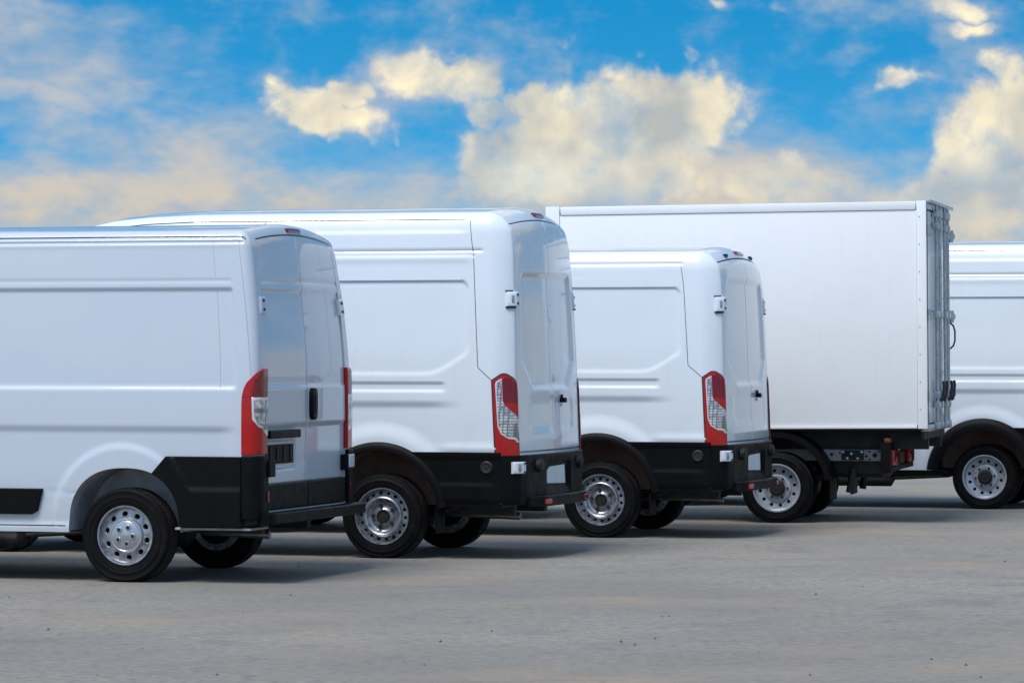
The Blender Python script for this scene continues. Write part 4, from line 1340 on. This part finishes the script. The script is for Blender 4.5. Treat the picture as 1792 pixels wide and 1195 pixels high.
# ------------------------------------------------------------------ box truck
def box_truck(name, origin, phi, label):
    t = empty(name, (origin[0], origin[1], 0), R(-phi))
    tag(t, label, 'truck')
    tp = math.tan(R(0.45))

    def xf(p):
        return (p[0] + (p[2] - 0.9) * tp, p[1], p[2] - p[0] * tp)
    W, L, z0, z1 = 2.10, 3.675, 0.908, 3.055
    m = Mesh()
    m.box(0.095, L - 0.14, 0.010, 0.045, z0 + 0.035, z1 - 0.085, 0.003)
    m.build('side_panel', 'boxwhite', t, xf=xf)
    m = Mesh()
    m.box(0.095, L - 0.14, W - 0.045, W - 0.010, z0 + 0.035, z1 - 0.085, 0.003)
    m.build('side_panel', 'boxwhite', t, xf=xf)
    for v0, v1 in ((0.0, 0.06), (W - 0.06, W)):
        m = Mesh()
        m.box(0.100, L - 0.146, v0, v1, z1 - 0.083, z1, 0.012)
        m.build('roof_rail', 'boxwhite', t, xf=xf)
        m = Mesh()
        m.box(0.100, L - 0.146, v0, v1, z0, z0 + 0.033, 0.006)
        m.build('bottom_rail', 'boxwhite', t, xf=xf)
        for u0, u1 in ((0.0, 0.093), (L - 0.138, L)):
            m = Mesh()
            m.box(u0, u1, v0 - 0.002, v1 + 0.002, z0 - 0.004, z1 + 0.003, 0.008)
            p = m.build('corner_post', 'boxwhite', t, xf=xf)
            if v0 == 0.0:
                for k in range(8):
                    z = z0 + 0.18 + k * 0.26
                    rv = Mesh()
                    rv.tube([((u0 + u1) / 2 + 0.02, -0.0025, z), ((u0 + u1) / 2 + 0.02, -0.006, z)], [0.007, 0.005], 8)
                    rv.build('rivet', 'steel', p, xf=xf)
    m = Mesh()
    m.box(0.02, L - 0.02, 0.03, W - 0.03, z1 - 0.05, z1 - 0.004, 0.01)
    m.build('roof_panel', 'boxwhite', t, xf=xf)
    m = Mesh()
    m.box(L - 0.04, L - 0.01, 0.06, W - 0.06, z0, z1 - 0.06, 0.004)
    m.build('front_panel', 'boxwhite', t, xf=xf)
    m = Mesh()
    m.box(0.05, L - 0.02, 0.05, W - 0.05, z0 - 0.02, z0 + 0.03, 0.004)
    m.build('floor', 'dark', t, xf=xf)
    # top cornice over the doors, sill under them
    m = Mesh()
    m.box(-0.050, 0.06, 0.02, W - 0.02, z1 - 0.018, z1 + 0.012, 0.006)
    m.build('rear_cornice', 'steel', t, xf=xf)
    m = Mesh()
    m.box(-0.012, 0.06, 0.03, W - 0.03, z1 - 0.075, z1 - 0.020, 0.004)
    m.build('door_header', 'steel', t, xf=xf)
    m = Mesh()
    m.box(-0.02, 0.07, 0.065, W - 0.065, z0 - 0.03, z0 + 0.035, 0.006)
    m.build('rear_sill', 'steel', t, xf=xf)
    # doors
    for k, (v0, v1) in enumerate(((0.072, W / 2 - 0.006), (W / 2 + 0.006, W - 0.072))):
        m = Mesh()
        m.box(0.005, 0.045, v0, v1, z0 + 0.045, z1 - 0.085, 0.006)
        d = m.build('rear_door', 'boxwhite', t, xf=xf)
        for q0, q1 in ((v0 + 0.002, v0 + 0.03), (v1 - 0.03, v1 - 0.002)):
            m = Mesh()
            m.box(-0.002, 0.003, q0, q1, z0 + 0.05, z1 - 0.09, 0.001)
            m.build('door_edge_seal', 'seal', d, xf=xf)
        for vr in ((v0 + 0.48, v1 - 0.20) if k == 0 else (v0 + 0.24, v1 - 0.45)):
            m = Mesh()
            m.tube([(-0.040, vr, z0 + 0.0), (-0.040, vr, z1 - 0.03)], 0.017, 12)
            rod = m.build('lock_rod', 'steel', d, xf=xf)
            for zc in (z0 + 0.02, z0 + 0.22, 1.22, 1.99, z1 - 0.22, z1 - 0.10):
                m = Mesh()
                m.box(-0.066, 0.002, vr - 0.040, vr + 0.040, zc - 0.035, zc + 0.035, 0.010)
                m.build('rod_bracket', 'steel', d, xf=xf)
            m = Mesh()
            m.tube([(-0.07, vr + 0.02, 1.16), (-0.085, vr + 0.06, 1.20), (-0.085, vr + 0.16, 1.30), (-0.075, vr + 0.20, 1.34)], 0.014, 8)
            m.build('rod_lever', 'dark', d, xf=xf)
        for zc in (1.21, 1.98, 2.78):
            hv = v0 if k == 0 else v1
            m = Mesh()
            if k == 0:
                m.box(-0.022, 0.004, hv - 0.02, hv + 0.30, zc - 0.03, zc + 0.03, 0.006)
                m.tube([(-0.02, hv - 0.03, zc - 0.055), (-0.02, hv - 0.03, zc + 0.055)], 0.022, 10)
            else:
                m.box(-0.022, 0.004, hv - 0.30, hv + 0.02, zc - 0.03, zc + 0.03, 0.006)
                m.tube([(-0.02, hv + 0.045, zc - 0.06), (-0.02, hv + 0.045, zc + 0.06)], 0.030, 10)
                m.tube([(-0.04, hv + 0.05, zc), (0.01, hv + 0.09, zc)], [0.035, 0.03], 12)
            m.build('hinge', 'steel', d, xf=xf)
        if k == 1:
            m = Mesh()
            hv = v1 + 0.03
            m.tube([(-0.01, hv, 1.92), (-0.04, hv + 0.02, 1.89), (-0.055, hv + 0.03, 1.84), (-0.055, hv + 0.03, 1.74), (-0.04, hv + 0.02, 1.69), (-0.01, hv, 1.66)], 0.009, 8)
            m.build('grab_handle', 'dark', d, xf=xf)
    # subframe
    def one(name, mat, par, *args, **kw):
        m = Mesh()
        m.box(*args, **kw)
        return m.build(name, mat, par)

    def pipe(name, mat, par, *args):
        m = Mesh()
        m.tube(*args)
        return m.build(name, mat, par)
    for v in (0.42, W - 0.52):
        one('subframe_beam', 'dark', t, 0.04, L + 1.6, v, v + 0.10, 0.699, 0.886)
    for u in (0.35, 0.9, 1.5, 2.1, 2.7, 3.3):
        one('cross_member', 'dark', t, u, u + 0.06, 0.525, W - 0.525, 0.79, 0.885)
    one('crossbeam', 'dark', t, 0.50, 1.00, 0.47, W - 0.47, 0.46, 0.695)
    one('spare_carrier', 'dark', t, 0.50, 2.6, 0.62, W - 0.62, 0.42, 0.455)
    one('rear_skirt', 'dark', t, 0.045, 0.075, 0.10, W - 0.10, 0.80, 0.885)
    for v in (0.40, W - 0.46):
        rail = one('chassis_rail', 'greyrail', t, 0.46, L + 1.6, v, v + 0.06, 0.585, 0.695, bev=0.005)
        if v > 1:
            continue
        one('gusset_plate', 'dark', rail, 0.655, 0.865, 0.375, 0.398, 0.592, 0.688)
        for u, z in ((0.77, 0.655), (0.81, 0.612), (0.71, 0.612), (0.67, 0.672), (0.85, 0.672)):
            pipe('bolt', 'steel', rail, [(u, 0.376, z), (u, 0.360, z)], 0.012, 8)
        for u, z, r in ((0.965, 0.645, 0.016), (0.89, 0.66, 0.008), (0.60, 0.675, 0.010), (0.60, 0.60, 0.010), (0.55, 0.64, 0.022), (0.51, 0.675, 0.009), (0.63, 0.63, 0.012)):
            pipe('rail_hole', 'drum', rail, [(u, 0.401, z), (u, 0.3975, z)], r, 10)
    # suspension and axle
    c_ = W / 2
    pipe('rear_axle', 'dark', t, [(1.445, 0.3, 0.33), (1.445, c_ - .2, 0.33), (1.445, c_ - .12, 0.33), (1.445, c_ + .12, 0.33), (1.445, c_ + .2, 0.33), (1.445, W - 0.3, 0.33)], [0.06, 0.07, 0.17, 0.17, 0.07, 0.06], 14)
    for v in (0.54, W - 0.54):
        pipe('leaf_spring', 'dark', t, [(2.1, v, 0.50), (1.8, v, 0.42), (1.445, v, 0.40), (1.1, v, 0.43), (0.80, v, 0.54)], 0.04, 6)
        one('spring_hanger', 'dark', t, 0.78, 0.86, v - 0.05, v + 0.05, 0.42, 0.60)
        pipe('damper', 'dark', t, [(0.76, v - 0.10, 0.52), (0.80, v - 0.10, 0.28)], 0.035, 10)
    # fenders
    for far in (False, True):
        m = Mesh()
        th = np.linspace(R(8), R(172), 44)
        va, vb = (0.015, 0.50) if not far else (W - 0.015, W - 0.50)
        rows = []
        for vv, rr in ((va, 0.468), (va, 0.522), (va + (0.02 if not far else -0.02), 0.528), (vb, 0.528), (vb, 0.512), (va + (0.03 if not far else -0.03), 0.505), (va + (0.03 if not far else -0.03), 0.468), (va, 0.468)):
            rows.append([(1.445 - rr * math.cos(a), vv, 0.345 + rr * math.sin(a)) for a in th])
        m.grid(np.array(rows))
        m.build('fender', 'plastic', t, True, 30)
        m = Mesh()
        vv = (0.03, 0.50) if not far else (W - 0.50, W - 0.03)
        m.box(0.925, 0.938, vv[0], vv[1], 0.215, 0.44, 0.004)
        m.build('mud_flap', 'plastic', t)
    for v, s, f in ((0.03 + 0.103, -1, True), (0.03 + 0.35, -1, False), (W - 0.133, 1, True), (W - 0.38, 1, False)):
        wheel('C', t, 1.445, v, s, 0.35, f)
    for v, s in ((0.15, -1), (W - 0.15, 1)):
        wheel('C', t, 4.75, v, s)
    # light bar
    lb = one('light_bar', 'plastic', t, 0.392, 0.408, 0.117, W - 0.117, 0.537, 0.720, bev=0.004)
    one('bar_lower_rail', 'plastic', lb, 0.355, 0.455, 0.117, W - 0.117, 0.490, 0.536, bev=0.008)
    one('bar_upper_rail', 'plastic', lb, 0.372, 0.445, 0.117, W - 0.117, 0.721, 0.765, bev=0.008)
    for v in (0.085, W - 0.115):
        one('bar_end', 'plastic', lb, 0.360, 0.457, v, v + 0.031, 0.486, 0.770, bev=0.008)
    for v in (0.55, W - 0.6):
        one('bar_bracket', 'dark', lb, 0.409, 0.50, v, v + 0.06, 0.54, 0.80)
    for v0, v1 in ((0.16, 0.66), (W - 0.62, W - 0.20)):
        one('tail_lamp', 'red', lb, 0.335, 0.391, v0, v1, 0.545, 0.700, bev=0.012)
    one('amber_marker', 'amber', lb, 0.375, 0.435, 0.16, 0.40, 0.766, 0.812, bev=0.012)
    one('plate_holder', 'dark', lb, 0.365, 0.391, c_ - 0.24, c_ + 0.24, 0.55, 0.66)
    # cab, out of sight behind the vans but built
    b = Body(1.95, 2.30, 1.75, 0.08, 0.1, 0.16, lambda z: 0.08 * np.clip((z - 1.2) / 1.1, 0, 1) ** 2, lambda z: 0 * z, 0.0, 0.05, lambda u, z: 0 * u, lambda v, z: 0 * v,
             ([0, 0.75, 1.0, 1.5, 1.75, 2.2], [2.3, 2.3, 2.25, 1.5, 1.25, 1.1]))
    cab = Mesh()
    U = np.linspace(0, 1.75, 40)
    Z = np.linspace(0.5, 2.3, 40)
    V_ = np.linspace(0, 1.95, 30)
    UU, ZZ = np.meshgrid(U, Z)
    cab.grid(b.pt(UU, 0, ZZ))
    cab.grid(b.pt(UU, 1.95, ZZ))
    UU, VV = np.meshgrid(U, V_)
    cab.grid(b.pt(UU, VV, 2.3))
    VV, ZZ = np.meshgrid(V_, Z)
    cab.grid(b.pt(0, VV, ZZ))
    cab.grid(b.pt(1.75, VV, ZZ))
    sh = lambda p: (p[0] + 3.85, p[1] + 0.075, p[2])
    c = cab.build('cab', 'white', t, True, 50, xf=sh)
    b.rect(0.35, 0.95, 1.45, 1.98, 0.004, 0.01, 0.003).build('side_window', 'glass', c, xf=sh)
    return t


van_square('square_tail_van', (-1.7886, 26.0634), 16.5, 'nearest white panel van with square tail, tall vertical door handle and silver hub cap')
van_round('round_tail_van', (0.0138, 29.0608), 17.0, 'tall high-roof white van between the nearest van and the lower-roofed van', True, 1.94, 'B', 1.104)
van_round('round_tail_van', (1.8306, 32.2864), 16.3, 'lower-roofed white van with rounded tail, parked in front of the box truck', False, 1.95, 'B', 1.113, bumps=True)
box_truck('box_truck', (3.9266, 35.0833), 12.5, 'white box truck with steel lock rods on its rear doors')
van_round('round_tail_van', (5.9423, 38.1377), 16.0, 'farthest white van, cut off at right edge, partly hidden by the box truck', True, 1.96, 'C', 1.10, dual=True)
